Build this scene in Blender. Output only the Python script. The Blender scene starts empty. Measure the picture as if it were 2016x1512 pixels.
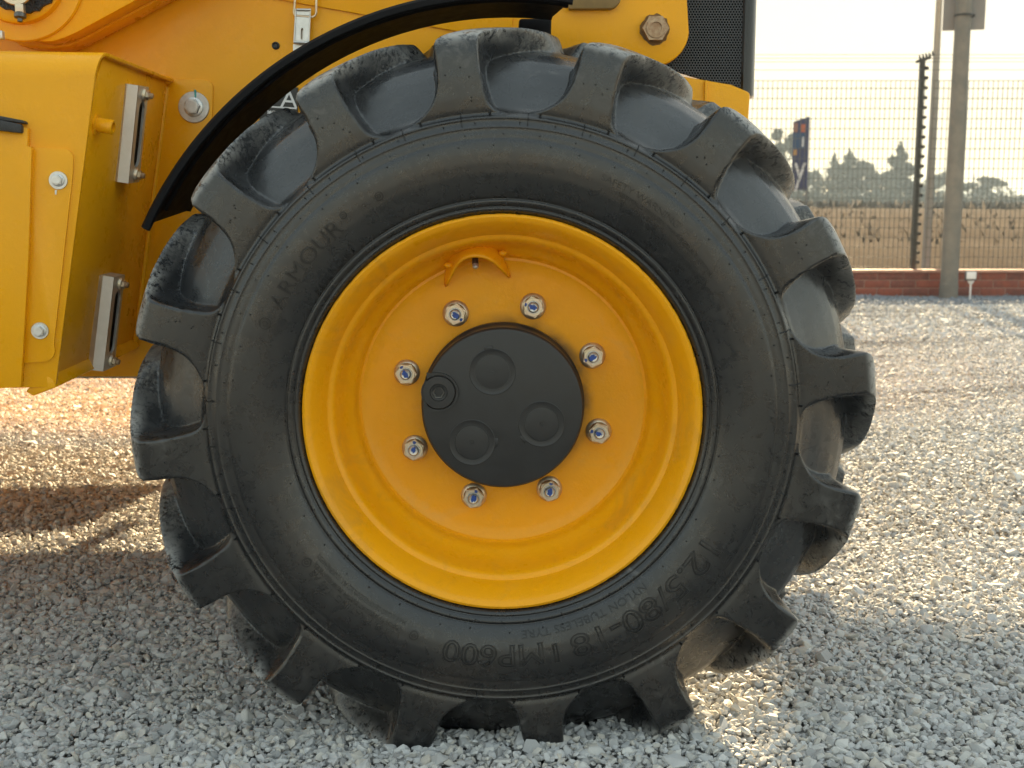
import bpy, bmesh, math, random
import numpy as np
from mathutils import Vector, Matrix, geometry

random.seed(7)
rng = np.random.default_rng(7)
R = math.radians
C = bpy.context.scene.collection
SC = bpy.context.scene

# ------------------------------------------------------------------ camera, sky, sun, exposure
FPX = 2300.0                      # focal length in pixels of the 2016 px wide photograph
PITCH = R(8.19)
CAMH = 0.715
cam_d = bpy.data.cameras.new('camera')
cam = bpy.data.objects.new('camera', cam_d)
C.objects.link(cam)
cam.location = (0, 0, CAMH)
cam.rotation_euler = (R(90) - PITCH, 0, 0)
cam_d.sensor_width = 36.0
cam_d.lens = 36.0 * FPX / 2016.0
cam_d.clip_start = 0.05
cam_d.clip_end = 3000
cam_d.dof.use_dof = True
cam_d.dof.focus_distance = 1.55
cam_d.dof.aperture_fstop = 11.0
SC.camera = cam

SUN_EL = 17.0
SUN_AZ = 10.0                     # degrees to the right of straight ahead (+Y)
world = bpy.data.worlds.new('World')
SC.world = world
world.use_nodes = True
wn = world.node_tree
bg = wn.nodes['Background']
sky = wn.nodes.new('ShaderNodeTexSky')
sky.sky_type = 'NISHITA'
sky.sun_disc = False
sky.sun_elevation = R(SUN_EL)
sky.sun_rotation = R(SUN_AZ)
sky.altitude = 1500
sky.air_density = 1.0
sky.dust_density = 3.5
sky.ozone_density = 1.0
hsv = wn.nodes.new('ShaderNodeHueSaturation')
hsv.inputs['Saturation'].default_value = 0.9
gam = wn.nodes.new('ShaderNodeGamma')          # a hazy, even sky
gam.inputs['Gamma'].default_value = 0.025
wn.links.new(sky.outputs[0], hsv.inputs['Color'])
wn.links.new(hsv.outputs[0], gam.inputs[0])
tint = wn.nodes.new('ShaderNodeMix')
tint.data_type = 'RGBA'
tint.blend_type = 'MULTIPLY'
tint.inputs[0].default_value = 1.0
tint.inputs[7].default_value = (1.0, 0.938, 0.775, 1)
hs2 = wn.nodes.new('ShaderNodeHueSaturation')
hs2.inputs['Saturation'].default_value = 18.0
wn.links.new(gam.outputs[0], hs2.inputs['Color'])
wn.links.new(hs2.outputs[0], tint.inputs[6])
wn.links.new(tint.outputs[2], bg.inputs[0])
bg.inputs[1].default_value = 0.106

sun_d = bpy.data.lights.new('sun', 'SUN')
sun = bpy.data.objects.new('sun', sun_d)
C.objects.link(sun)
sun_d.energy = 2.7
sun_d.angle = R(0.55)
sun_d.color = (1.0, 0.77, 0.45)
sdir = Vector((math.sin(R(SUN_AZ)) * math.cos(R(SUN_EL)), math.cos(R(SUN_AZ)) * math.cos(R(SUN_EL)), math.sin(R(SUN_EL))))
sun.rotation_euler = sdir.to_track_quat('Z', 'Y').to_euler()
sun.location = sdir * 50

SC.view_settings.view_transform = 'Standard'
SC.view_settings.look = 'None'
SC.view_settings.gamma = 1.0
SC.view_settings.use_curve_mapping = False
SC.view_settings.exposure = 3.65
SC.render.engine = 'CYCLES'
SC.cycles.use_denoising = True
SC.cycles.max_bounces = 8
SC.cycles.volume_bounces = 0

# ------------------------------------------------------------------ helpers
FWD = Vector((0, math.cos(PITCH), -math.sin(PITCH)))
UPV = Vector((0, math.sin(PITCH), math.cos(PITCH)))
CAM = Vector((0, 0, CAMH))

def ray(px, py):
    return FWD + Vector((1, 0, 0)) * ((px - 1008) / FPX) + UPV * (-(py - 756) / FPX)

def P(px, py, y):
    d = ray(px, py)
    return CAM + d * (y / d.y)

def PP(px, py, o, n):                       # point on a plane
    d = ray(px, py)
    return CAM + d * ((o - CAM).dot(n) / d.dot(n))

def setk(o, **kw):
    for k, v in kw.items():
        o[k] = v
    return o

def link(name, me, mats=None, parent=None, loc=None):
    o = bpy.data.objects.new(name, me)
    C.objects.link(o)
    if mats is not None and len(me.materials) == 0:
        for m in (mats if isinstance(mats, (list, tuple)) else [mats]):
            me.materials.append(m)
    if parent is not None:
        o.parent = parent
        o.matrix_parent_inverse = Matrix.Identity(4)
    if loc is not None:
        o.location = loc
    return o

def empty(name, loc, label, cat, group=None):
    o = bpy.data.objects.new(name, None)
    C.objects.link(o)
    o.location = loc
    o['label'] = label
    o['category'] = cat
    if group:
        o['group'] = group
    return o

def mesh_np(name, verts, faces, smooth=False):
    me = bpy.data.meshes.new(name)
    me.from_pydata([tuple(v) for v in verts], [], faces)
    if smooth:
        me.shade_smooth()
    me.update()
    return me

class MB:
    """collects primitives into one mesh; every face carries a material index"""
    def __init__(s):
        s.bm = bmesh.new()
    def face(s, pts, mi=0, smooth=False):
        f = s.bm.faces.new([s.bm.verts.new(p) for p in pts])
        f.material_index = mi
        f.smooth = smooth
        return f
    def prism(s, front, vec, mi=0, holes=()):
        """closed slab: polygon (list of Vector, any order) extruded along vec; holes are polygons"""
        loops = [list(front)] + [list(h) for h in holes]
        tris = geometry.tessellate_polygon(loops)
        flat = [p for l in loops for p in l]
        a = [s.bm.verts.new(p) for p in flat]
        b = [s.bm.verts.new(p + vec) for p in flat]
        fs = []
        for t in tris:
            try:
                fs.append(s.bm.faces.new([a[i] for i in t]))
                fs.append(s.bm.faces.new([b[i] for i in reversed(t)]))
            except ValueError:
                pass
        k = 0
        for l in loops:
            n = len(l)
            for i in range(n):
                j = (i + 1) % n
                fs.append(s.bm.faces.new([a[k + i], a[k + j], b[k + j], b[k + i]]))
            k += n
        for f in fs:
            f.material_index = mi
        return fs
    def box(s, c, d, mi=0, mat=None, bevel=0.0):
        c = Vector(c)
        m = Matrix.Translation(c) @ (mat.to_4x4() if mat else Matrix.Identity(4)) @ Matrix.Diagonal((*d, 1))
        r = bmesh.ops.create_cube(s.bm, size=1.0, matrix=m)
        fs = {f for v in r['verts'] for f in v.link_faces}
        for f in fs:
            f.material_index = mi
        if bevel > 0:
            es = list({e for v in r['verts'] for e in v.link_edges})
            rb = bmesh.ops.bevel(s.bm, geom=es, offset=bevel, segments=2, affect='EDGES', profile=0.5)
            for f in rb['faces']:
                f.material_index = mi
    def lathe(s, prof, o, axis, n=48, mi=0, smooth=True, close=False, phase=0.0):
        """prof: (radius, height along axis)"""
        o = Vector(o)
        q = Vector(axis).normalized().to_track_quat('Z', 'Y')
        rows = []
        for r, h in prof:
            if r < 1e-6:
                rows.append([s.bm.verts.new(o + q @ Vector((0, 0, h)))])
            else:
                rows.append([s.bm.verts.new(o + q @ Vector((r * math.cos(2 * math.pi * i / n + phase), r * math.sin(2 * math.pi * i / n + phase), h))) for i in range(n)])
        for a, b in zip(rows[:-1], rows[1:]):
            for i in range(n):
                j = (i + 1) % n
                if len(a) == 1 and len(b) == 1:
                    continue
                if len(a) == 1:
                    f = s.bm.faces.new([a[0], b[i], b[j]])
                elif len(b) == 1:
                    f = s.bm.faces.new([a[i], b[0], a[j]])
                else:
                    f = s.bm.faces.new([a[i], b[i], b[j], a[j]])
                f.material_index = mi
                f.smooth = smooth
    def tube(s, pts, r, n=8, mi=0, caps=True):
        pts = [Vector(p) for p in pts]
        rs = r if isinstance(r, (list, tuple)) else [r] * len(pts)
        rows = []
        up = None
        for i, p in enumerate(pts):
            t = (pts[min(i + 1, len(pts) - 1)] - pts[max(i - 1, 0)]).normalized()
            if up is None:
                up = t.orthogonal().normalized()
            up = (up - t * up.dot(t)).normalized()
            v = t.cross(up)
            rows.append([s.bm.verts.new(p + (up * math.cos(2 * math.pi * k / n) + v * math.sin(2 * math.pi * k / n)) * rs[i]) for k in range(n)])
        for a, b in zip(rows[:-1], rows[1:]):
            for k in range(n):
                f = s.bm.faces.new([a[k], a[(k + 1) % n], b[(k + 1) % n], b[k]])
                f.material_index = mi
                f.smooth = True
        if caps:
            for rw in (rows[0], rows[-1]):
                f = s.bm.faces.new(rw)
                f.material_index = mi
    def build(s, name, mats, parent=None, loc=None, bevel=0.0, seg=2, angle=30, flip=True):
        bmesh.ops.remove_doubles(s.bm, verts=s.bm.verts, dist=1e-6)
        bmesh.ops.recalc_face_normals(s.bm, faces=s.bm.faces)
        if bevel > 0:
            es = [e for e in s.bm.edges if len(e.link_faces) == 2 and e.calc_face_angle(0) > R(angle)]
            bmesh.ops.bevel(s.bm, geom=es, offset=bevel, segments=seg, affect='EDGES', profile=0.5, clamp_overlap=True)
        if loc is not None:
            bmesh.ops.translate(s.bm, verts=s.bm.verts, vec=-Vector(loc))
        me = bpy.data.meshes.new(name)
        s.bm.to_mesh(me)
        s.bm.free()
        me.set_sharp_from_angle(angle=R(32))
        return link(name, me, mats, parent, loc)

def arc(c, r, a0, a1, n, f):
    return [f(c[0] + r * math.cos(a0 + (a1 - a0) * i / n), c[1] + r * math.sin(a0 + (a1 - a0) * i / n)) for i in range(n + 1)]

def text_mesh(body, size, extrude=0.0, outline=0.0, align='CENTER', width=1.0, res=3):
    cu = bpy.data.curves.new('t', 'FONT')
    cu.body = body
    cu.size = size
    cu.align_x = align
    cu.align_y = 'CENTER'
    cu.resolution_u = res
    if outline > 0:
        cu.fill_mode = 'NONE'
        cu.bevel_depth = outline
        cu.bevel_resolution = 1
    else:
        cu.extrude = extrude
    ob = bpy.data.objects.new('t', cu)
    C.objects.link(ob)
    bpy.context.view_layer.update()
    dg = bpy.context.evaluated_depsgraph_get()
    me = bpy.data.meshes.new_from_object(ob.evaluated_get(dg))
    bpy.data.objects.remove(ob)
    bpy.data.curves.remove(cu)
    v = np.empty(len(me.vertices) * 3, dtype=np.float32)
    me.vertices.foreach_get('co', v)
    v = v.reshape(-1, 3)
    v[:, 0] *= width
    polys = [tuple(p.vertices) for p in me.polygons]
    bpy.data.meshes.remove(me)
    return v, polys

# ------------------------------------------------------------------ materials
def new_mat(name):
    m = bpy.data.materials.new(name)
    m.use_nodes = True
    nt = m.node_tree
    b = nt.nodes['Principled BSDF']
    return m, nt, b

def N(nt, typ, **kw):
    n = nt.nodes.new(typ)
    for k, v in kw.items():
        setattr(n, k, v)
    return n

def L(nt, a, b):
    nt.links.new(a, b)

def math_n(nt, op, a, b=None, c=None, clamp=False):
    n = nt.nodes.new('ShaderNodeMath')
    n.operation = op
    n.use_clamp = clamp
    for i, x in enumerate((a, b, c)):
        if x is None:
            continue
        if isinstance(x, (int, float)):
            n.inputs[i].default_value = x
        else:
            L(nt, x, n.inputs[i])
    return n.outputs[0]

def mapr(nt, x, a, b, c=0.0, d=1.0, smooth=True):
    n = nt.nodes.new('ShaderNodeMapRange')
    n.interpolation_type = 'SMOOTHSTEP' if smooth else 'LINEAR'
    L(nt, x, n.inputs['Value'])
    n.inputs['From Min'].default_value = a
    n.inputs['From Max'].default_value = b
    n.inputs['To Min'].default_value = c
    n.inputs['To Max'].default_value = d
    return n.outputs['Result']

def mix(nt, f, a, b):
    n = nt.nodes.new('ShaderNodeMix')
    n.data_type = 'RGBA'
    if isinstance(f, (int, float)):
        n.inputs['Factor'].default_value = f
    else:
        L(nt, f, n.inputs['Factor'])
    for s, x in ((n.inputs[6], a), (n.inputs[7], b)):
        if isinstance(x, tuple):
            s.default_value = (*x, 1.0) if len(x) == 3 else x
        else:
            L(nt, x, s)
    return n.outputs[2]

def noise(nt, vec, scale, detail=4, rough=0.55, dist=0.0):
    n = nt.nodes.new('ShaderNodeTexNoise')
    n.inputs['Scale'].default_value = scale
    n.inputs['Detail'].default_value = detail
    n.inputs['Roughness'].default_value = rough
    n.inputs['Distortion'].default_value = dist
    if vec is not None:
        L(nt, vec, n.inputs['Vector'])
    return n.outputs['Fac']

def bump(nt, h, strength, dist, b, prev=None):
    n = nt.nodes.new('ShaderNodeBump')
    n.inputs['Strength'].default_value = strength
    n.inputs['Distance'].default_value = dist
    L(nt, h, n.inputs['Height'])
    if prev is not None:
        L(nt, prev, n.inputs['Normal'])
    L(nt, n.outputs[0], b.inputs['Normal'])
    return n.outputs[0]

def pos(nt):
    return N(nt, 'ShaderNodeNewGeometry').outputs['Position']

WX, WZ = -0.0125, 0.457           # wheel centre
YC = 1.648                        # middle plane of the tyre
W = Vector((WX, YC, WZ))

# tread profiles: lug crest (LR, LY) and groove floor (BR, BY) from the front shoulder to the crown
S = np.array([0, .04, .1, .2, .3, .37, .42, .47, .55, .7, .85, 1.0])
LR = np.array([.384, .392, .405, .432, .458, .4755, .4825, .4870, .4930, .5000, .5035, .5050])
LY = np.array([1.4885, 1.4868, 1.4855, 1.4850, 1.4860, 1.4885, 1.4935, 1.5025, 1.525, 1.565, 1.61, 1.648])
BS = np.array([0, .02, .06, .13, .22, .32, .42, .55, .7, .85, 1.0])
BR = np.array([.384, .3870, .3925, .4060, .4230, .4410, .4560, .4680, .4760, .4800, .4815])
BY = np.array([1.4885, 1.4960, 1.5040, 1.5135, 1.5235, 1.5360, 1.5500, 1.5700, 1.5960, 1.6220, 1.648])

def radius_node(nt, p):
    s = N(nt, 'ShaderNodeSeparateXYZ')
    L(nt, p, s.inputs[0])
    dx = math_n(nt, 'SUBTRACT', s.outputs[0], WX)
    dz = math_n(nt, 'SUBTRACT', s.outputs[2], WZ)
    r2 = math_n(nt, 'ADD', math_n(nt, 'MULTIPLY', dx, dx), math_n(nt, 'MULTIPLY', dz, dz))
    return math_n(nt, 'SQRT', r2), s, dx, dz

def mat_yellow(name, base=(0.88, 0.392, 0.004), grime=True):
    m, nt, b = new_mat(name)
    p = pos(nt)
    n1 = noise(nt, p, 3.0, 4)
    n2 = noise(nt, p, 22.0, 5, 0.65)
    lo = tuple(c * 0.90 for c in base)
    col = mix(nt, mapr(nt, n1, 0.3, 0.7), lo, base)
    dust = (0.62, 0.38, 0.12)
    col = mix(nt, math_n(nt, 'MULTIPLY', mapr(nt, n2, 0.55, 0.8), 0.10), col, dust)
    if grime:
        v = N(nt, 'ShaderNodeTexVoronoi')
        v.inputs['Scale'].default_value = 42.0
        L(nt, p, v.inputs['Vector'])
        sz = noise(nt, p, 9.0, 2)
        spk = math_n(nt, 'LESS_THAN', v.outputs['Distance'], mapr(nt, sz, 0.55, 0.8, 0.0, 0.10))
        col = mix(nt, math_n(nt, 'MULTIPLY', spk, 0.55), col, (0.10, 0.055, 0.02))
    L(nt, col, b.inputs['Base Color'])
    L(nt, mapr(nt, n2, 0.3, 0.8, 0.24, 0.44), b.inputs['Roughness'])
    b.inputs['Specular IOR Level'].default_value = 0.30
    h = noise(nt, p, 260.0, 2)
    h2 = noise(nt, p, 16.0, 3)
    hh = math_n(nt, 'ADD', math_n(nt, 'MULTIPLY', h, 0.25), h2)
    bump(nt, hh, 0.22, 0.004, b)
    return m

def mat_rim():
    m = mat_yellow('rim_yellow_paint', (0.90, 0.388, 0.004))
    nt = m.node_tree
    b = nt.nodes['Principled BSDF']
    p = pos(nt)
    r, s, dx, dz = radius_node(nt, p)
    src = b.inputs['Base Color'].links[0].from_socket
    # black overspray that escaped round the hub cap, heaviest to the right
    ns = noise(nt, p, 26.0, 4)
    ring = mapr(nt, r, 0.112, 0.132, 1.0, 0.0)
    side = mapr(nt, math_n(nt, 'ADD', dx, math_n(nt, 'MULTIPLY', dz, 0.45)), -0.02, 0.12, 0.18, 1.0)
    f = math_n(nt, 'MULTIPLY', math_n(nt, 'MULTIPLY', ring, side), mapr(nt, ns, 0.30, 0.62, 0.35, 1.0))
    col = mix(nt, math_n(nt, 'MULTIPLY', f, 0.8), src, (0.035, 0.028, 0.02))
    nc = noise(nt, p, 70.0, 5, 0.7)
    lip = math_n(nt, 'MULTIPLY', mapr(nt, r, 0.2585, 0.2612), mapr(nt, nc, 0.50, 0.60))
    col = mix(nt, math_n(nt, 'MULTIPLY', lip, 0.85), col, (0.06, 0.03, 0.012))
    gd = noise(nt, p, 11.0, 6, 0.7, 0.8)
    gut = math_n(nt, 'MULTIPLY', mapr(nt, r, 0.19, 0.215), mapr(nt, gd, 0.50, 0.70))
    col = mix(nt, math_n(nt, 'MULTIPLY', gut, 0.28), col, (0.36, 0.19, 0.05))
    flat = math_n(nt, 'MULTIPLY', mapr(nt, r, 0.20, 0.19), mapr(nt, gd, 0.55, 0.72))
    col = mix(nt, math_n(nt, 'MULTIPLY', flat, 0.14), col, (0.50, 0.36, 0.18))
    L(nt, col, b.inputs['Base Color'])
    return m

def mat_rubber():
    m, nt, b = new_mat('black_tyre_rubber')
    p = pos(nt)
    r, s, dx, dz = radius_node(nt, p)
    n1 = noise(nt, p, 7.0, 5, 0.6)
    n2 = noise(nt, p, 48.0, 6, 0.7, 0.6)
    n3 = noise(nt, p, 130.0, 5, 0.75, 1.2)
    col = mix(nt, mapr(nt, n1, 0.35, 0.7), (0.0085, 0.0085, 0.0095), (0.016, 0.0155, 0.015))
    # brownish soil film, mostly low down
    low = mapr(nt, s.outputs[2], 0.05, 0.5, 1.0, 0.15)
    soil = math_n(nt, 'MULTIPLY', math_n(nt, 'MULTIPLY', mapr(nt, n1, 0.45, 0.75), low), 0.26)
    col = mix(nt, soil, col, (0.075, 0.055, 0.042))
    # grey dust in patches on tread, pale scuffs on the worn outer edges
    tread = mapr(nt, r, 0.385, 0.46)
    patch = math_n(nt, 'MULTIPLY', math_n(nt, 'MULTIPLY', mapr(nt, n2, 0.50, 0.66), mapr(nt, n1, 0.45, 0.62)), math_n(nt, 'MULTIPLY', tread, 0.30))
    col = mix(nt, patch, col, (0.17, 0.165, 0.155))
    # pale dust plus painted sky sheen in the lug pockets, stronger towards top right
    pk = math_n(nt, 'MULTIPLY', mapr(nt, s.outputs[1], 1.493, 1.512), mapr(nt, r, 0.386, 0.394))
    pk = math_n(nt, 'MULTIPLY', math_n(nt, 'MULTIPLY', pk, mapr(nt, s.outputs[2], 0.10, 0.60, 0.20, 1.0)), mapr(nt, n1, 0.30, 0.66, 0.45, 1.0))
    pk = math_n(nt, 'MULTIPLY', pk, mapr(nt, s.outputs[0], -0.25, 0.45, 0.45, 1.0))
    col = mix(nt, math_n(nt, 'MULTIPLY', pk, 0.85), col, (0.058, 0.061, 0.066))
    edge = math_n(nt, 'MULTIPLY', mapr(nt, r, 0.470, 0.486), mapr(nt, s.outputs[1], 1.50, 1.56, 1.0, 0.22))
    sc = math_n(nt, 'MULTIPLY', edge, mapr(nt, math_n(nt, 'ADD', math_n(nt, 'MULTIPLY', n3, 0.6), math_n(nt, 'MULTIPLY', n2, 0.5)), 0.46, 0.60))
    col = mix(nt, math_n(nt, 'MULTIPLY', sc, 0.80), col, (0.42, 0.41, 0.39))
    flo = math_n(nt, 'MULTIPLY', math_n(nt, 'MULTIPLY', mapr(nt, r, 0.462, 0.474), mapr(nt, s.outputs[1], 1.555, 1.58)), mapr(nt, n3, 0.47, 0.60))
    col = mix(nt, math_n(nt, 'MULTIPLY', flo, 0.28), col, (0.33, 0.31, 0.28))
    # faint pale rub marks on the sidewall
    n4 = noise(nt, p, 16.0, 6, 0.7, 1.5)
    n5 = noise(nt, p, 3.3, 2)
    rub = math_n(nt, 'MULTIPLY', math_n(nt, 'MULTIPLY', mapr(nt, n4, 0.60, 0.72), mapr(nt, n5, 0.48, 0.60)), 0.40)
    col = mix(nt, rub, col, (0.20, 0.19, 0.18))
    L(nt, col, b.inputs['Base Color'])
    ro = mapr(nt, n2, 0.3, 0.75, 0.22, 0.40)
    ro2 = math_n(nt, 'ADD', ro, math_n(nt, 'MULTIPLY', math_n(nt, 'ADD', sc, patch), 0.3), clamp=True)
    L(nt, ro2, b.inputs['Roughness'])
    b.inputs['Specular IOR Level'].default_value = 0.7
    hh = math_n(nt, 'ADD', math_n(nt, 'MULTIPLY', n3, 0.5), math_n(nt, 'MULTIPLY', n2, 0.8))
    bump(nt, hh, 0.11, 0.0020, b)
    return m

def mat_simple(name, col, rough=0.5, metal=0.0, var=0.15, scale=30.0, bmp=0.1, bdist=0.001, col2=None, spec=0.5):
    m, nt, b = new_mat(name)
    p = pos(nt)
    n1 = noise(nt, p, scale, 4, 0.6)
    c2 = col2 if col2 else tuple(min(1, c * (1 - var * 2)) for c in col)
    c = mix(nt, mapr(nt, n1, 0.3, 0.7), c2, col)
    L(nt, c, b.inputs['Base Color'])
    b.inputs['Metallic'].default_value = metal
    b.inputs['Specular IOR Level'].default_value = spec
    L(nt, mapr(nt, n1, 0.2, 0.8, rough * 0.85, min(1, rough * 1.15)), b.inputs['Roughness'])
    if bmp > 0:
        bump(nt, noise(nt, p, scale * 6, 3), bmp, bdist, b)
    return m

M_YEL = mat_yellow('yellow_machine_paint')
M_RIM = mat_rim()
M_RUB = mat_rubber()
M_MOULD = mat_simple('dark_moulded_rubber', (0.007, 0.007, 0.0075), 0.36, 0, 0.1, 60, 0, 0)  # darker than the tyre rubber, for lettering and vent nubs
M_CAP = mat_simple('satin_black_paint', (0.022, 0.022, 0.023), 0.42, 0, 0.1, 40, 0.12, 0.001)
M_FEN = mat_simple('black_moulded_plastic', (0.009, 0.009, 0.0105), 0.6, 0, 0.1, 60, 0.08, 0.001, spec=0.10)
M_RIB = mat_simple('rib_highlight_grey', (0.10, 0.098, 0.095), 0.4, 0, 0.2, 60, 0, 0)
M_ZINC = mat_simple('yellow_zinc_plating', (0.66, 0.58, 0.42), 0.40, 0.85, 0.12, 90, 0.08, 0.0004, col2=(0.60, 0.47, 0.36))
M_STEEL = mat_simple('galvanised_steel', (0.62, 0.62, 0.61), 0.36, 0.85, 0.1, 90, 0.1, 0.0005)
M_ALU = mat_simple('brushed_aluminium', (0.66, 0.63, 0.59), 0.42, 0.7, 0.06, 60, 0.08, 0.0004)
M_BLUE = mat_simple('blue_paint_pen', (0.018, 0.075, 0.36), 0.4, 0, 0.2, 300, 0, 0)
M_TEAL = mat_simple('teal_paint_pen', (0.05, 0.36, 0.34), 0.4, 0, 0.2, 300, 0, 0)
M_DARK = mat_simple('dark_interior', (0.012, 0.011, 0.010), 0.7)
M_SLOT = mat_simple('slot_shade', (0.022, 0.018, 0.014), 0.9, spec=0.1)
M_GREASE = mat_simple('black_grease', (0.012, 0.011, 0.012), 0.28, 0, 0.2, 60, 0.9, 0.006)
M_SEAL = mat_simple('rubber_seal', (0.045, 0.043, 0.042), 0.65, 0, 0.2, 80, 0.4, 0.002)
M_RUST = mat_simple('rusty_nut_steel', (0.46, 0.33, 0.21), 0.45, 0.45, 0.2, 160, 0.3, 0.001, col2=(0.30, 0.17, 0.09))
M_WHITE = mat_simple('white_print', (0.78, 0.78, 0.78), 0.5, 0, 0.04, 60, 0, 0)
M_DECAL = mat_simple('black_decal', (0.02, 0.02, 0.02), 0.4)
M_OLIVE = mat_simple('olive_brown_plate', (0.25, 0.155, 0.05), 0.5)
M_SOCKET = mat_simple('worn_socket_steel', (0.16, 0.155, 0.15), 0.35, 0.8, 0.2, 200, 0.2, 0.001)

# ------------------------------------------------------------------ ground, field, hills
def mat_gravel_base():
    m, nt, b = new_mat('gravel_bed')
    p = pos(nt)
    v = N(nt, 'ShaderNodeTexVoronoi')
    v.inputs['Scale'].default_value = 62.0
    L(nt, p, v.inputs['Vector'])
    sep = N(nt, 'ShaderNodeSeparateColor')
    L(nt, v.outputs['Color'], sep.inputs[0])
    c = mix(nt, sep.outputs[0], (0.20, 0.195, 0.185), (0.42, 0.41, 0.39))
    c = mix(nt, mapr(nt, noise(nt, p, 1.6, 4), 0.5, 0.75), c, (0.25, 0.19, 0.15))
    L(nt, c, b.inputs['Base Color'])
    b.inputs['Roughness'].default_value = 0.9
    hh = math_n(nt, 'SUBTRACT', 1.0, v.outputs['Distance'])
    bump(nt, hh, 1.0, 0.02, b)
    return m

def height(x, y):
    return (0.012 * np.sin(1.7 * x + 0.6 * y) * np.sin(1.1 * y + 0.4) + 0.008 * np.sin(3.1 * x - 1.3 * y + 1.0)
            + 0.008 * np.exp(-(((x - WX) / 0.40) ** 2 + ((y - 1.47) / 0.085) ** 2)))

def make_ground():
    xs = np.concatenate([[-300, -80, -25], np.linspace(-9, 9, 181), [25, 80, 300]])
    ys = np.concatenate([[-300, -60, -12, -3], np.linspace(0.4, 10.62, 150)])
    X, Y = np.meshgrid(xs, ys)
    near = (np.abs(X) < 9.01) & (Y > 0.3)
    Z = np.where(near, height(X, Y), 0.0) - 0.012
    verts = np.stack([X.ravel(), Y.ravel(), Z.ravel()], 1)
    nx = len(xs)
    faces = [(j * nx + i, j * nx + i + 1, (j + 1) * nx + i + 1, (j + 1) * nx + i) for j in range(len(ys) - 1) for i in range(nx - 1)]
    o = link('gravel_lot', mesh_np('gravel_lot', verts, faces, True), mat_gravel_base())
    setk(o, kind='structure')

make_ground()

def field_h(x, y):
    t = np.clip((y - 10.6) / 100.0, 0, 1)
    return 0.06 + 1.72 * (t ** 0.55) + 0.10 * np.sin(0.35 * x + 0.2 * y) * t - np.clip((x - 0.22 * y) / (0.25 * y + 1), 0, 1) * 0.25 * t

def mat_field():
    m, nt, b = new_mat('dry_grass_field')
    p = pos(nt)
    mp = N(nt, 'ShaderNodeMapping')
    mp.inputs['Scale'].default_value = (1.0, 0.35, 3.0)
    L(nt, p, mp.inputs['Vector'])
    n1 = noise(nt, mp.outputs[0], 0.9, 5, 0.6)
    n2 = noise(nt, mp.outputs[0], 9.0, 6, 0.75)
    c = mix(nt, mapr(nt, n1, 0.35, 0.65), (0.085, 0.067, 0.052), (0.115, 0.093, 0.073))
    c = mix(nt, math_n(nt, 'MULTIPLY', mapr(nt, n2, 0.45, 0.7), 0.45), c, (0.145, 0.121, 0.096))
    c = mix(nt, math_n(nt, 'MULTIPLY', mapr(nt, n2, 0.5, 0.3), 0.45), c, (0.09, 0.068, 0.05))
    L(nt, c, b.inputs['Base Color'])
    b.inputs['Roughness'].default_value = 0.95
    b.inputs['Specular IOR Level'].default_value = 0.0
    return m

def make_field():
    xs = np.concatenate([[-700, -300, -120], np.linspace(-50, 60, 80), [120, 300, 700]])
    ys = np.concatenate([10.6 + np.linspace(0, 1, 60) ** 2 * 130, [200, 320, 520, 900]])
    X, Y = np.meshgrid(xs, ys)
    Z = field_h(X, Y)
    nx = len(xs)
    verts = np.stack([X.ravel(), Y.ravel(), Z.ravel()], 1)
    faces = [(j * nx + i, j * nx + i + 1, (j + 1) * nx + i + 1, (j + 1) * nx + i) for j in range(len(ys) - 1) for i in range(nx - 1)]
    o = link('dry_field', mesh_np('dry_field', verts, faces, True), mat_field())
    setk(o, kind='structure')

make_field()

def make_hills():
    n = 90
    verts, faces = [], []
    for i in range(n):
        x = -420 + 900 * i / (n - 1)
        h = 4.0 + 6.5 / (1 + math.exp(-(x - 165) / 18)) + 1.0 * math.sin(x * 0.03) + 0.5 * math.sin(x * 0.11)
        verts += [(x, 480, 0.5), (x, 520, h), (x, 640, 0.5)]
    for i in range(n - 1):
        a = i * 3
        faces += [(a, a + 3, a + 4, a + 1), (a + 1, a + 4, a + 5, a + 2)]
    m = mat_simple('distant_scrub', (0.075, 0.085, 0.06), 0.95, 0, 0.2, 0.05, 0, 0)
    o = link('hills', mesh_np('hills', verts, faces, True), m)
    setk(o, kind='structure')

make_hills()

# ------------------------------------------------------------------ brick wall, fence, poles, signs, trees
YW = 10.55
wall_top = P(1800, 531, YW).z

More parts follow.
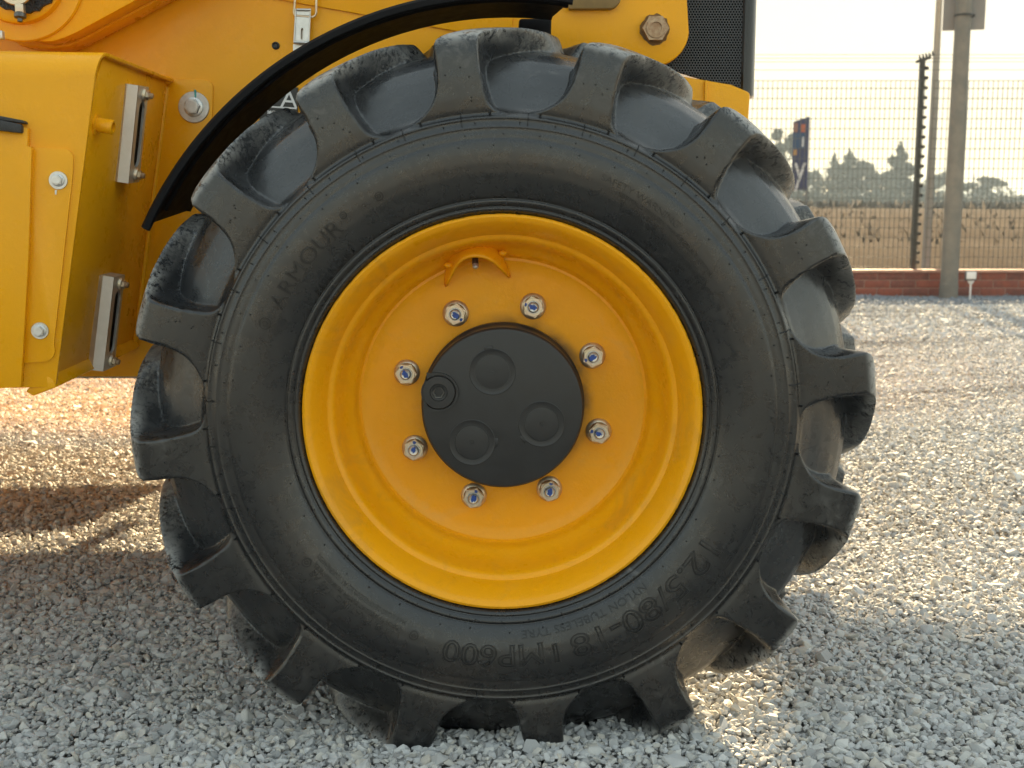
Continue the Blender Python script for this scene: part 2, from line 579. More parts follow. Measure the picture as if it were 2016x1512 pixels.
def make_wall():
    w = empty('brick_wall', (2, YW, 0), 'low red brick wall under the wire fence at the edge of the gravel', 'wall')
    x0, x1 = -8.2, 12.0
    mort = mat_simple('pale_mortar', (0.40, 0.25, 0.20), 0.9, 0, 0.2, 30, 0.3, 0.004)
    brk = mat_simple('red_brick', (0.30, 0.085, 0.05), 0.85, 0, 0.2, 25, 0.5, 0.004, col2=(0.20, 0.055, 0.035))
    brk2 = mat_simple('dull_red_brick', (0.23, 0.075, 0.052), 0.85, 0, 0.2, 25, 0.5, 0.004)
    mb = MB()
    mb.box(((x0 + x1) / 2, YW + 0.055, (wall_top - 0.03) / 2 - 0.03), (x1 - x0, 0.10, wall_top - 0.03 + 0.06))
    mb.build('mortar_core', mort, w, (0, 0, 0)).location = -w.location
    mb = MB()
    mb.box(((x0 + x1) / 2, YW + 0.05, wall_top - 0.012), (x1 - x0, 0.15, 0.024))
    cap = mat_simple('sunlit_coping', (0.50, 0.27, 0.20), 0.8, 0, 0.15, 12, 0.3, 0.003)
    mb.build('coping', cap, w, (0, 0, 0)).location = -w.location
    hh = (wall_top - 0.024) / 3
    proto = []
    for mt in (brk, brk2):
        b = MB()
        b.box((0, 0, 0), (0.222, 0.11, hh - 0.009), bevel=0.004)
        o = b.build('brick', mt, w)
        proto.append(o)
    first = [True, True]
    for row in range(3):
        n = int((5.6 - (-1.0)) / 0.232)
        for i in range(n):
            x = -1.0 + i * 0.232 + (0.116 if row % 2 else 0)
            k = 0 if rng.random() < 0.7 else 1
            if first[k]:
                o = proto[k]
                first[k] = False
            else:
                o = proto[k].copy()
                C.objects.link(o)
            o.location = Vector((x, YW + 0.052 + float(rng.normal(0, 0.0012)), hh * (row + 0.5))) - w.location
    # beyond the bricks one can tell apart, joined
    mb = MB()
    for row in range(3):
        x = x0
        while x < x1 - 0.2:
            if x < -1.15 or x > 5.55:
                mb.box((x + 0.11, YW + 0.052, hh * (row + 0.5)), (0.222, 0.11, hh - 0.009))
            x += 0.232
    o = mb.build('brick_courses', brk, w, (0, 0, 0))
    o.location = -w.location
    o['kind'] = 'stuff'

make_wall()

M_WIRE = mat_simple('green_grey_coated_wire', (0.08, 0.085, 0.078), 0.5, 0.0)

def make_fence():
    f = empty('mesh_fence', (2, 10.68, wall_top), 'see-through welded wire mesh fence standing above the brick wall', 'fence')
    zt, zb = P(1700, 158, 10.68).z, wall_top - 0.02
    yy = 10.68
    bounds = [-8.2, -5.2, -2.2, 0.75, 3.72, 6.7, 9.7, 12.0]
    for a, b in zip(bounds[:-1], bounds[1:]):
        mb = MB()
        n = int((b - a - 0.08) / 0.0435)
        for i in range(n + 1):
            x = a + 0.04 + (b - a - 0.08) * i / n
            mb.box((x, yy, (zt + zb) / 2), (0.0048, 0.0048, zt - zb))
        z = zb + 0.04
        while z < zt:
            mb.box(((a + b) / 2, yy + 0.0044, z), (b - a - 0.06, 0.0050, 0.0050))
            z += 0.088
        mb.box(((a + b) / 2, yy + 0.0044, zt - 0.003), (b - a - 0.06, 0.0042, 0.005))
        o = mb.build('mesh_panel', M_WIRE, f, (0, 0, 0))
        o.location = -f.location
    steel = mat_simple('grey_fence_post', (0.20, 0.20, 0.19), 0.5, 0.4)
    for x in bounds:
        if abs(x - 3.72) < 0.1:
            continue
        mb = MB()
        mb.box((x, yy + 0.04, (zt + 0.05) / 2), (0.05, 0.05, zt + 0.05), bevel=0.004)
        o = mb.build('post', steel, f, (0, 0, 0))
        o.location = -f.location
    # electric strands above the mesh
    for py in (105, 112, 119, 135):
        z = P(1700, py, yy).z
        mb = MB()
        mb.tube([(x, yy, z - 0.012 * math.sin((x + 8.2) / 20.2 * math.pi)) for x in np.linspace(-8.2, 12.0, 30)], 0.0022, 5)
        o = mb.build('strand', M_WIRE, f, (0, 0, 0))
        o.location = -f.location

make_fence()

def make_electric_post():
    y = 10.76
    base, top = P(1793, 535, y), P(1819, 118, y)
    base = Vector(((base.x + top.x) / 2, y, 0.05))
    top = Vector((base.x, y, top.z))
    e = empty('electric_fence_post', base, 'dark square post with a column of black insulators and a spiked top bar', 'post')
    mt = mat_simple('weathered_dark_steel', (0.05, 0.05, 0.046), 0.55, 0.2)
    ins = mat_simple('black_insulator', (0.012, 0.012, 0.012), 0.4)
    mb = MB()
    mb.box((0, 0, (top.z - base.z) / 2), (0.044, 0.044, top.z - base.z), bevel=0.004)
    mb.build('post', mt, e)
    mb = MB()
    rot = Matrix.Rotation(R(-17), 3, 'Y')
    mb.box((0.008, 0, top.z - base.z + 0.002), (0.135, 0.03, 0.026), mat=rot, bevel=0.003)
    mb.build('top_bar', mt, e)
    sp = None
    for i in range(5):
        if sp is None:
            mb = MB()
            mb.lathe([(0, 0.05), (0.004, 0.045), (0.011, 0.012), (0.012, 0.0), (0, 0)], (0, 0, 0), (0, 0, 1), 10)
            sp = o = mb.build('spike', ins, e)
        else:
            o = sp.copy()
            C.objects.link(o)
        d = -0.05 + i * 0.03
        o.location = (0.03 + d * math.cos(R(17)), 0, top.z - base.z + 0.015 + d * math.sin(R(17)))
        o.rotation_euler = (0, R(-17), 0)
    pr = None
    n = 22
    for i in range(n):
        if pr is None:
            mb = MB()
            mb.lathe([(0.010, 0.0), (0.020, 0.004), (0.020, 0.012), (0.010, 0.018), (0.018, 0.024), (0.014, 0.034), (0, 0.036)], (0, 0, 0), (1, 0, 0), 12)
            pr = o = mb.build('insulator', ins, e)
        else:
            o = pr.copy()
            C.objects.link(o)
        o.location = (0.0215, -0.005, top.z - base.z - 0.07 - i * 0.0865)

make_electric_post()

def make_thin_pole():
    y = 11.3
    b, t = P(1824, 530, y), P(1852, 0, y)
    x = (b.x + t.x) / 2 - 0.01
    e = empty('steel_pole', (x, y, 0.05), 'thin tapered grey steel pole standing behind the fence beside the dark post', 'pole')
    mt = mat_simple('grey_pole_paint', (0.24, 0.235, 0.225), 0.5, 0.1, 0.1, 6)
    mb = MB()
    mb.lathe([(0, 0), (0.041, 0), (0.038, 0.9), (0.030, 2.4), (0.024, 4.2), (0, 4.2)], (0, 0, 0), (0, 0, 1), 24)
    mb.build('shaft', mt, e)
    mb = MB()
    mb.box((0, 0, 0.006), (0.16, 0.16, 0.014), bevel=0.002)
    mb.build('foot_plate', mt, e)

make_thin_pole()

def make_big_pole():
    y = 10.30
    b, t = P(1867, 577, y), P(1895, 60, y)
    x = (b.x + t.x) / 2 + 0.0
    e = empty('round_pole', (x, y, -0.03), 'thick round grey pole in front of the brick wall carrying the board', 'pole')
    mt = mat_simple('mottled_grey_pole', (0.19, 0.175, 0.15), 0.7, 0, 0.18, 9, 0.3, 0.003, col2=(0.135, 0.13, 0.115))
    mb = MB()
    mb.lathe([(0, 0), (0.079, 0), (0.079, 0.155), (0.0745, 0.16), (0.072, 1.2), (0.066, 2.4), (0.060, 4.1), (0, 4.1)], (0, 0, 0), (0, 0, 1), 32)
    mb.build('shaft', mt, e)
    g = mat_simple('grey_board_back', (0.24, 0.23, 0.22), 0.6, 0, 0.08, 4, 0.1, 0.002)
    s = empty('sign_board', (x, y, 2.4), 'back of a pale grey board strapped to the thick round pole', 'sign')
    zb = P(1900, 60, 10.42).z
    mb = MB()
    a = R(-12)
    rot = Matrix.Rotation(a, 3, 'Z')
    mb.box((x + 0.045, y + 0.105, zb + 0.45), (0.345, 0.012, 0.90), mat=rot)
    o = mb.build('board', g, s, (0, 0, 0))
    o.location = -s.location
    # unseen wide board added up the pole to cast the lower-right ground shadow
    mb = MB()
    for k in range(1):
        mb.box((x - 0.07, y + 0.14, 3.42), (3.7, 0.02, 1.15), mat=Matrix.Rotation(R(-14), 3, 'Z') @ Matrix.Rotation(R(-3.5), 3, 'Y'))
    o = mb.build('shade_board', g, s, (0, 0, 0))
    o.location = -s.location
    blk = mat_simple('dark_steel_strap', (0.05, 0.048, 0.045), 0.5, 0.3)
    for z in (zb + 0.105, zb + 0.75):
        mb = MB()
        mb.lathe([(0.0685, -0.009), (0.074, -0.009), (0.074, 0.009), (0.0685, 0.009)], (x, y, z), (0, 0, 1), 32)
        mb.box((x + 0.083, y + 0.03, z), (0.028, 0.085, 0.02))
        o = mb.build('strap', blk, s, (0, 0, 0))
        o.location = -s.location

make_big_pole()

def make_garden_light():
    y = 9.95
    t, bt = P(1912, 543, y), P(1911, 577, y)
    e = empty('garden_light', (t.x, y, 0), 'small white square garden light on a stake before the brick wall', 'garden light')
    w = mat_simple('white_plastic', (0.70, 0.71, 0.72), 0.4, 0, 0.04, 30, 0, 0)
    k = mat_simple('dark_light_rim', (0.06, 0.06, 0.065), 0.5)
    mb = MB()
    mb.box((0, 0.012, t.z), (0.098, 0.024, 0.082), bevel=0.006)
    mb.build('housing', k, e)
    mb = MB()
    mb.box((0, -0.004, t.z + 0.003), (0.082, 0.012, 0.062), bevel=0.004)
    mb.build('face', w, e)
    mb = MB()
    mb.lathe([(0.028, t.z - 0.04), (0.020, t.z - 0.062), (0.008, t.z - 0.075), (0.007, 0.0), (0, -0.03)], (0, 0, 0), (0, 0, 1), 14)
    mb.build('stake', w, e)

make_garden_light()

def make_banner():
    y = 17.0
    tl, tr = P(1566, 241, y), P(1595, 232, y)
    z1, z0 = (tl.z + tr.z) / 2, P(1575, 374, y).z
    wdt = tr.x - tl.x
    cx = (tl.x + tr.x) / 2 - 0.02
    gz = float(field_h(np.float64(cx), np.float64(y)))
    e = empty('banner_sign', (cx, y, gz), 'narrow upright navy banner with orange and white print behind the fence', 'banner')
    navy = mat_simple('navy_banner', (0.045, 0.05, 0.115), 0.7, 0, 0.1, 8)
    blue = mat_simple('blue_banner_band', (0.035, 0.075, 0.16), 0.7, 0, 0.1, 8)
    tan = mat_simple('tan_banner_print', (0.36, 0.17, 0.12), 0.7)
    red = mat_simple('red_banner_print', (0.42, 0.12, 0.07), 0.7)
    white = mat_simple('banner_white_print', (0.6, 0.6, 0.62), 0.7)
    ora = mat_simple('orange_banner_print', (0.50, 0.28, 0.10), 0.7)
    yaw = Matrix.Rotation(R(-20), 4, 'Z')
    h0, h1 = z0 - gz, z1 - gz
    hw = wdt / 2 / math.cos(R(20))
    def add(name, mt, x0, x1, za, zb, d=0.0):
        mb = MB()
        mb.prism([Vector((x0, -d, za)), Vector((x1, -d, za)), Vector((x1, -d, zb + (x1 - x0) * 0.0)), Vector((x0, -d, zb))], Vector((0, 0.004, 0)))
        bmesh.ops.transform(mb.bm, matrix=yaw, verts=mb.bm.verts)
        return mb.build(name, mt, e)
    mb = MB()
    mb.prism([Vector((-hw, 0, h0)), Vector((hw, 0, h0)), Vector((hw, 0, h1 + 0.05)), Vector((-hw, 0, h1 - 0.02))], Vector((0, 0.025, 0)))
    bmesh.ops.transform(mb.bm, matrix=yaw, verts=mb.bm.verts)
    mb.build('cloth', navy, e)
    H = h1 - h0
    add('print_panel', tan, -hw * 0.9, -hw * 0.45, h0 + H * 0.83, h0 + H * 0.96, 0.006)
    add('print_panel', red, -hw * 0.05, hw * 0.6, h0 + H * 0.83, h0 + H * 0.94, 0.006)
    add('print_panel', blue, -hw * 0.92, hw * 0.62, h0 + H * 0.60, h0 + H * 0.815, 0.006)
    add('print_panel', ora, -hw * 0.85, -hw * 0.45, h0 + H * 0.50, h0 + H * 0.58, 0.012)
    add('print_panel', white, hw * 0.18, hw * 0.42, h0 + H * 0.62, h0 + H * 0.76, 0.012)
    v, pl = text_mesh('y', 0.62, 0.002)
    v2 = np.stack([v[:, 0] * 0.62 + hw * 0.05, -0.012 - v[:, 2], v[:, 1] * 0.95 + h0 + H * 0.30], 1)
    me = mesh_np('lettering', v2, pl)
    me.transform(yaw)
    link('lettering', me, white, e)
    mb = MB()
    mb.tube([(hw * 0.9, 0.035, -0.1), (hw * 0.9, 0.035, h1)], 0.014, 8)
    bmesh.ops.transform(mb.bm, matrix=yaw, verts=mb.bm.verts)
    mb.build('pole', mat_simple('banner_pole', (0.12, 0.12, 0.12), 0.5), e)

make_banner()

def leaf_mesh(name, clumps, nleaf, lsz):
    """clumps: (centre, radius xyz). many small leaf faces spread through the volume"""
    vs, fs = [], []
    for (cx, cy, cz), (rx, ry, rz) in clumps:
        n = max(20, int(nleaf * (rx * rz)))
        d = rng.normal(size=(n, 3))
        d /= np.linalg.norm(d, axis=1)[:, None]
        rr = rng.random(n) ** 0.45
        p = d * rr[:, None] * np.array([rx, ry, rz]) + np.array([cx, cy, cz])
        a = rng.normal(size=(n, 3)); a /= np.linalg.norm(a, axis=1)[:, None]
        b = np.cross(a, rng.normal(size=(n, 3))); b /= np.linalg.norm(b, axis=1)[:, None]
        s = lsz * (0.6 + 0.9 * rng.random(n))[:, None]
        i0 = len(vs)
        q = np.concatenate([p - a * s, p + b * s * 0.55, p + a * s, p - b * s * 0.55], 1).reshape(-1, 3)
        vs.extend(q.tolist())
        fs.extend([(i0 + 4 * k, i0 + 4 * k + 1, i0 + 4 * k + 2, i0 + 4 * k + 3) for k in range(n)])
    return mesh_np(name, vs, fs)

def mat_leaf(name, c):
    m, nt, b = new_mat(name)
    p = pos(nt)
    n1 = noise(nt, p, 1.1, 4)
    L(nt, mix(nt, mapr(nt, n1, 0.3, 0.7), tuple(x * 0.6 for x in c), c), b.inputs['Base Color'])
    b.inputs['Roughness'].default_value = 0.7
    return m

M_LEAF = mat_leaf('dark_green_foliage', (0.035, 0.048, 0.034))
M_BARK = mat_simple('tree_bark', (0.09, 0.07, 0.05), 0.9)

def make_tree(px, py_top, wpx, y, style, label):
    x = (px - 1008) / FPX * y
    gz = float(field_h(np.float64(x), np.float64(y)))
    h = P(px, py_top, y).z - gz
    w = wpx * 1.3 / FPX * y / 2
    t = empty({'conifer': 'conifer_tree', 'round': 'broadleaf_tree', 'sparse': 'sparse_tree'}[style], (x, y, gz), label, 'tree', 'trees along the far side of the field')
    mb = MB()
    mb.tube([(0, 0, -0.3), (0.05, 0, h * 0.35), (-0.03, 0.05, h * 0.7), (0, 0, h * 0.93)], [0.16, 0.12, 0.07, 0.02], 8)
    cl = []
    if style == 'conifer':
        k = 16
        for i in range(k):
            f = i / (k - 1)
            rr = w * (1.0 - f) ** 0.75 * (0.75 + 0.4 * rng.random()) + 0.12
            a = rng.random() * 6.28
            cl.append(((math.cos(a) * rr * 0.45, math.sin(a) * rr * 0.45, h * (0.14 + 0.84 * f)), (rr * 0.75, rr * 0.75, h * 0.08)))
    elif style == 'round':
        for i in range(15):
            a = rng.random() * 6.28
            f = rng.random()
            rr = w * (0.75 * math.sin(math.pi * (0.15 + 0.75 * f)))
            cl.append(((math.cos(a) * rr, math.sin(a) * rr, h * (0.22 + 0.68 * f)), (w * 0.42, w * 0.42, h * 0.13)))
    else:
        for i in range(13):
            a = rng.random() * 6.28
            f = rng.random()
            rr = w * 0.85 * (0.4 + 0.6 * rng.random())
            c = (math.cos(a) * rr, math.sin(a) * rr, h * (0.35 + 0.6 * f))
            cl.append((c, (w * 0.26, w * 0.26, h * 0.075)))
            mb.tube([(0, 0, h * (0.2 + 0.4 * f)), c], [0.06, 0.02], 5)
    mb.build('trunk', M_BARK, t)
    link('crown', leaf_mesh('crown', cl, 900, 0.16), M_LEAF, t)

TY = 112
for a in [
    (1535, 250, 66, TY - 6, 'sparse', 'airy sparse tree just left of the navy banner beyond the field'),
    (1617, 315, 40, TY + 3, 'sparse', 'thin wispy tree just right of the navy banner'),
    (1632, 305, 22, TY + 8, 'conifer', 'narrow pointed conifer rising behind the wispy tree by the banner'),
    (1660, 298, 50, TY, 'conifer', 'dense dark cone-shaped conifer with a knobbly top right of the banner'),
    (1694, 318, 52, TY + 4, 'round', 'rounded dark tree between two tall conifers beyond the field'),
    (1722, 345, 26, TY + 9, 'conifer', 'small low conifer left of the tallest conifer'),
    (1760, 286, 72, TY - 2, 'conifer', 'tallest broad conifer just left of the dark insulator post'),
    (1803, 360, 40, TY + 6, 'round', 'low bushy tree behind the dark insulator post'),
    (1852, 335, 60, TY + 2, 'round', 'bushy tree seen between the thin and the thick poles'),
    (1905, 338, 88, TY, 'sparse', 'spreading uneven tree right of the thick round pole'),
    (1645, 335, 44, TY + 10, 'round', 'low rounded tree filling the gap left of the knobbly conifer'),
    (1738, 338, 50, TY + 7, 'round', 'rounded tree touching the left side of the tallest conifer'),
    (1580, 330, 48, TY + 12, 'round', 'rounded tree half hidden by the navy banner'),
]:
    make_tree(*a)

def make_grass():
    n = 1200
    y = 15.0 + rng.random(n) ** 1.6 * 45
    x = (rng.random(n) - 0.35) * 1.3 * y
    ok = (x > -12)
    x, y = x[ok], y[ok]
    n = len(x)
    z = field_h(x, y)
    vs, fs = [], []
    hgt = 0.04 + 0.09 * rng.random(n)
    ang = rng.random((n, 3)) * 6.283
    ln = rng.random((n, 3)) * 0.12
    for k in range(3):
        c, s = np.cos(ang[:, k]), np.sin(ang[:, k])
        wd = 0.008 + 0.0006 * y
        a = np.stack([x + c * wd, y + s * wd, z - 0.02], 1)
        b = np.stack([x - c * wd, y - s * wd, z - 0.02], 1)
        t = np.stack([x + s * ln[:, k], y + c * ln[:, k], z + hgt], 1)
        i0 = len(vs)
        vs.extend(np.stack([a, b, t], 1).reshape(-1, 3).tolist())
        fs.extend([(i0 + 3 * q, i0 + 3 * q + 1, i0 + 3 * q + 2) for q in range(n)])
    m = mat_simple('dry_grass', (0.155, 0.128, 0.10), 0.95, 0, 0.2, 2.0, 0, 0, col2=(0.09, 0.072, 0.056), spec=0.0)
    me = mesh_np('dry_grass', vs, fs, True)
    me.normals_split_custom_set_from_vertices([(0, 0, 1)] * len(vs))
    o = link('dry_grass', me, m)
    setk(o, kind='stuff', label='dry brown grass tufts on the field behind the fence', category='grass')

make_grass()

def make_scrub():
    cl = []
    for k in range(60):
        y = 100 + 12 * rng.random()
        x = (-0.05 + 0.52 * rng.random()) * y
        h = 0.5 + 0.9 * rng.random()
        cl.append(((x, y, float(field_h(np.float64(x), np.float64(y))) + h * 0.35), (1.6 + 1.4 * rng.random(), 1.0, h)))
    o = link('scrub', leaf_mesh('scrub', cl, 260, 0.14), M_LEAF)
    setk(o, kind='stuff', label='low dark scrub along the foot of the distant trees', category='scrub')
    # crest of rough grass
    vs, fs = [], []
    for k in range(5000):
        y = 45 + 60 * rng.random()
        x = (-0.05 + 0.55 * rng.random()) * y
        z = float(field_h(np.float64(x), np.float64(y)))
        hh, a, w = 0.12 + 0.28 * rng.random() ** 2, rng.random() * 3.14, 0.05 + 0.1 * rng.random()
        i0 = len(vs)
        vs += [(x - w * math.cos(a), y - w * math.sin(a), z - .05), (x + w * math.cos(a), y + w * math.sin(a), z - .05), (x + (rng.random() - .5) * .3, y, z + hh)]
        fs.append((i0, i0 + 1, i0 + 2))
    me = mesh_np('rough_grass', vs, fs, True)
    me.normals_split_custom_set_from_vertices([(0, 0, 1)] * len(vs))
    o = link('rough_grass', me, bpy.data.materials['dry_grass'])
    setk(o, kind='stuff', label='rough brown grass along the crest of the field', category='grass')

make_scrub()

# ------------------------------------------------------------------ gravel stones
def make_gravel():
    m, nt, b = new_mat('crushed_grey_stone')
    oi = N(nt, 'ShaderNodeObjectInfo')
    p = pos(nt)
    rnd = oi.outputs['Random']
    cr = N(nt, 'ShaderNodeValToRGB')
    L(nt, rnd, cr.inputs[0])
    els = cr.color_ramp.elements
    els[0].position = 0.0; els[0].color = (0.31, 0.30, 0.29, 1)
    els[1].position = 1.0; els[1].color = (0.63, 0.615, 0.585, 1)
    for q, c in ((0.25, (0.45, 0.445, 0.44)), (0.5, (0.55, 0.545, 0.535)), (0.72, (0.53, 0.51, 0.47)), (0.86, (0.54, 0.49, 0.42))):
        e = els.new(q); e.color = (*c, 1)
    n1 = noise(nt, p, 90.0, 4, 0.6)
    c = mix(nt, mapr(nt, n1, 0.3, 0.75, 0.0, 0.4), cr.outputs[0], (0.40, 0.40, 0.395))
    n2 = noise(nt, p, 1.3, 3)
    n3 = noise(nt, p, 9.0, 2)
    red = math_n(nt, 'MULTIPLY', math_n(nt, 'MULTIPLY', mapr(nt, n2, 0.58, 0.72), mapr(nt, n3, 0.40, 0.65)), 0.12)
    c = mix(nt, red, c, (0.30, 0.19, 0.13))
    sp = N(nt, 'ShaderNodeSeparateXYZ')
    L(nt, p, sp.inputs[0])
    # wheel-worn streaks of darker stones farther out, and a darker, bluer tone along the wall
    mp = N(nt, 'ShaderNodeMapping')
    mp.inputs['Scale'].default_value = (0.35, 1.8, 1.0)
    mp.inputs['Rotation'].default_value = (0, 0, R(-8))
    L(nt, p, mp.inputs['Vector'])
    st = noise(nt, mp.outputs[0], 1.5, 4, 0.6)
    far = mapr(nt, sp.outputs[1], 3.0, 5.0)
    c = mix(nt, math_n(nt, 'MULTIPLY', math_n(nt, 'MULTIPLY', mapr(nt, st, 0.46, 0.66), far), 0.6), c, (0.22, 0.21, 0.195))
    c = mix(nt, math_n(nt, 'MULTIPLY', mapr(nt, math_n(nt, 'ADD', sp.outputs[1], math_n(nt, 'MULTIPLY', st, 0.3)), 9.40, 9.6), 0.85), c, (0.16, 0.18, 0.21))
    L(nt, c, b.inputs['Base Color'])
    b.inputs['Roughness'].default_value = 0.85
    bump(nt, noise(nt, p, 320.0, 3), 0.35, 0.002, b)
    # stones: convex hulls of a few points, not linked to the scene themselves
    col = bpy.data.collections.new('stones')
    for k in range(12):
        bm = bmesh.new()
        sx, sy, sz = 1.0, 0.62 + 0.3 * rng.random(), 0.48 + 0.25 * rng.random()
        for i in range(13):
            d = rng.normal(size=3); d /= np.linalg.norm(d)
            d *= 0.82 + 0.25 * rng.random()
            bm.verts.new((d[0] * sx, d[1] * sy, d[2] * sz))
        r = bmesh.ops.convex_hull(bm, input=bm.verts)
        junk = [g for g in r['geom_interior'] if isinstance(g, bmesh.types.BMVert)]
        bmesh.ops.delete(bm, geom=junk, context='VERTS')
        es = [e for e in bm.edges if len(e.link_faces) == 2]
        bmesh.ops.bevel(bm, geom=es, offset=0.06, segments=1, affect='EDGES', profile=0.6, clamp_overlap=True)
        me = bpy.data.meshes.new('stone')
        bm.to_mesh(me); bm.free()
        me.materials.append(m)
        col.objects.link(bpy.data.objects.new('stone', me))
    pts, scl, idx = [], [], []
    def zone(y0, y1, sp, s0, layers):
        for l in range(layers):
            ys = np.arange(y0, y1, sp)
            for yy in ys:
                hwid = 0.455 * yy + 0.95
                n = int(2 * hwid / sp)
                x = -hwid + (np.arange(n) + rng.random(n)) * sp
                y = yy + rng.random(n) * sp
                s = s0 * np.exp(rng.normal(-0.04, 0.36, n))
                z = height(x, y) - (0.55 * s0 if l else 0.0) + rng.normal(0, 0.28, n) * s0
                rr = np.sqrt((x - WX) ** 2 + (z - WZ) ** 2)
                ok = ~((rr < np.interp(np.abs(y - YC), YC - BY[::-1], BR[::-1]) + 0.003) & (np.abs(y - YC) < 0.163))
                pts.append(np.stack([x, y, z], 1)[ok]); scl.append(s[ok])
    zone(0.55, 1.22, 0.0115, 0.0076, 1)
    zone(1.22, 2.5, 0.0098, 0.0069, 2)
    zone(2.5, 4.2, 0.0112, 0.0074, 1)
    zone(4.2, 6.6, 0.0148, 0.0088, 1)
    zone(6.6, 10.5, 0.027, 0.0145, 1)
    pts = np.concatenate(pts); scl = np.concatenate(scl)
    n = len(pts)
    me = bpy.data.meshes.new('gravel_stones')
    me.vertices.add(n)
    me.vertices.foreach_set('co', pts.astype(np.float32).ravel())
    a = me.attributes.new('rot', 'FLOAT_VECTOR', 'POINT')
    rot = rng.random((n, 3)) * 6.283
    rot[:, 0] = rng.normal(0, 0.45, n); rot[:, 1] = rng.normal(0, 0.45, n)
    a.data.foreach_set('vector', rot.astype(np.float32).ravel())
    a = me.attributes.new('scl', 'FLOAT', 'POINT')
    a.data.foreach_set('value', scl.astype(np.float32))
    a = me.attributes.new('pick', 'INT', 'POINT')
    a.data.foreach_set('value', rng.integers(0, 12, n).astype(np.int32))
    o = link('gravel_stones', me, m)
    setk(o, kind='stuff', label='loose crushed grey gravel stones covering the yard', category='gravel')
    ng = bpy.data.node_groups.new('scatter', 'GeometryNodeTree')
    ng.interface.new_socket('Geometry', in_out='INPUT', socket_type='NodeSocketGeometry')
    ng.interface.new_socket('Geometry', in_out='OUTPUT', socket_type='NodeSocketGeometry')
    gi, go = ng.nodes.new('NodeGroupInput'), ng.nodes.new('NodeGroupOutput')
    ip = ng.nodes.new('GeometryNodeInstanceOnPoints')
    ci = ng.nodes.new('GeometryNodeCollectionInfo')
    ci.inputs['Collection'].default_value = col
    ci.inputs['Separate Children'].default_value = True
    ip.inputs['Pick Instance'].default_value = True
    def attr(nm, ty):
        q = ng.nodes.new('GeometryNodeInputNamedAttribute')
        q.data_type = ty
        q.inputs['Name'].default_value = nm
        return [s for s in q.outputs if s.enabled][0]
    ng.links.new(gi.outputs[0], ip.inputs['Points'])
    ng.links.new(ci.outputs[0], ip.inputs['Instance'])
    ng.links.new(attr('pick', 'INT'), ip.inputs['Instance Index'])
    e2r = ng.nodes.new('FunctionNodeEulerToRotation')
    ng.links.new(attr('rot', 'FLOAT_VECTOR'), e2r.inputs[0])
    ng.links.new(e2r.outputs[0], ip.inputs['Rotation'])
    ng.links.new(attr('scl', 'FLOAT'), ip.inputs['Scale'])
    ng.links.new(ip.outputs[0], go.inputs[0])
    md = o.modifiers.new('scatter', 'NODES')
    md.node_group = ng

make_gravel()

def make_haze():
    mb = MB()
    mb.box((0, 160, 6.0), (1500, 1080, 15.0))
    m = bpy.data.materials.new('pale_haze')
    m.use_nodes = True
    nt = m.node_tree
    nt.nodes.remove(nt.nodes['Principled BSDF'])
    v = nt.nodes.new('ShaderNodeVolumePrincipled')
    v.inputs['Color'].default_value = (0.66, 0.82, 1.0, 1)
    v.inputs['Density'].default_value = HAZE
    nt.links.new(v.outputs[0], nt.nodes['Material Output'].inputs['Volume'])
    o = mb.build('haze', m)
    o['kind'] = 'stuff'

HAZE = 0.0013
make_haze()

# ------------------------------------------------------------------ the machine
LOADER = empty('wheel_loader', (0, 2.6, 0), 'yellow wheel loader with black mudguard over one chunky lugged wheel', 'wheel loader')
LO = Vector(LOADER.location)

def part(mb, name, mats, parent=LOADER, **kw):
    """mesh given in world coordinates, parented to the loader (or to a part whose origin sits at LO's origin)"""
    off = LO if parent is LOADER else LO
    o = mb.build(name, mats, parent, None, **kw)
    o.location = -off if parent is LOADER else (0, 0, 0)
    return o

# ---- tyre
NCOL = 1024
PITCH_DEG = 22.5
PH_NEAR = -7.05
# sidewall profile from the bead to the lug roots (radius, y)
SW = np.array([(.252, 1.520), (.2605, 1.504), (.2625, 1.4975), (.2650, 1.4940), (.2672, 1.4925), (.2690, 1.4935), (.2700, 1.4950),
               (.2712, 1.4930), (.2735, 1.4905), (.2765, 1.4895), (.2785, 1.4905), (.2797, 1.4925), (.2808, 1.4905), (.2835, 1.4878),
               (.295, 1.4830), (.310, 1.4790), (.325, 1.4768), (.338, 1.4762), (.348, 1.4768), (.3515, 1.4775), (.3525, 1.4790),
               (.3540, 1.4800), (.3560, 1.4795), (.3610, 1.4800), (.3650, 1.4812), (.3668, 1.4800), (.3688, 1.4800), (.3702, 1.4826),
               (.3735, 1.4832), (.3765, 1.4842), (.3780, 1.4828), (.3800, 1.4828), (.3815, 1.4856), (.384, 1.4885)])

def sm(a, b, x):
    t = np.clip((x - a) / (b - a), 0, 1)
    return t * t * (3 - 2 * t)

def smooth_interp(x, xp, fp, k=0.02):
    return (np.interp(x - k, xp, fp) + 2 * np.interp(x, xp, fp) + np.interp(x + k, xp, fp)) / 4

def sweep(s):
    x = np.linspace(-.1, 1.4, 301)
    y = np.interp(x, [-.1, .36, .42, .80, 1.0, 1.4], [0, 0, .5, 9.9, 12.0, 13.5])
    y = np.convolve(np.pad(y, 8, mode='edge'), np.ones(17) / 17, 'valid')
    return np.interp(s, x, y)

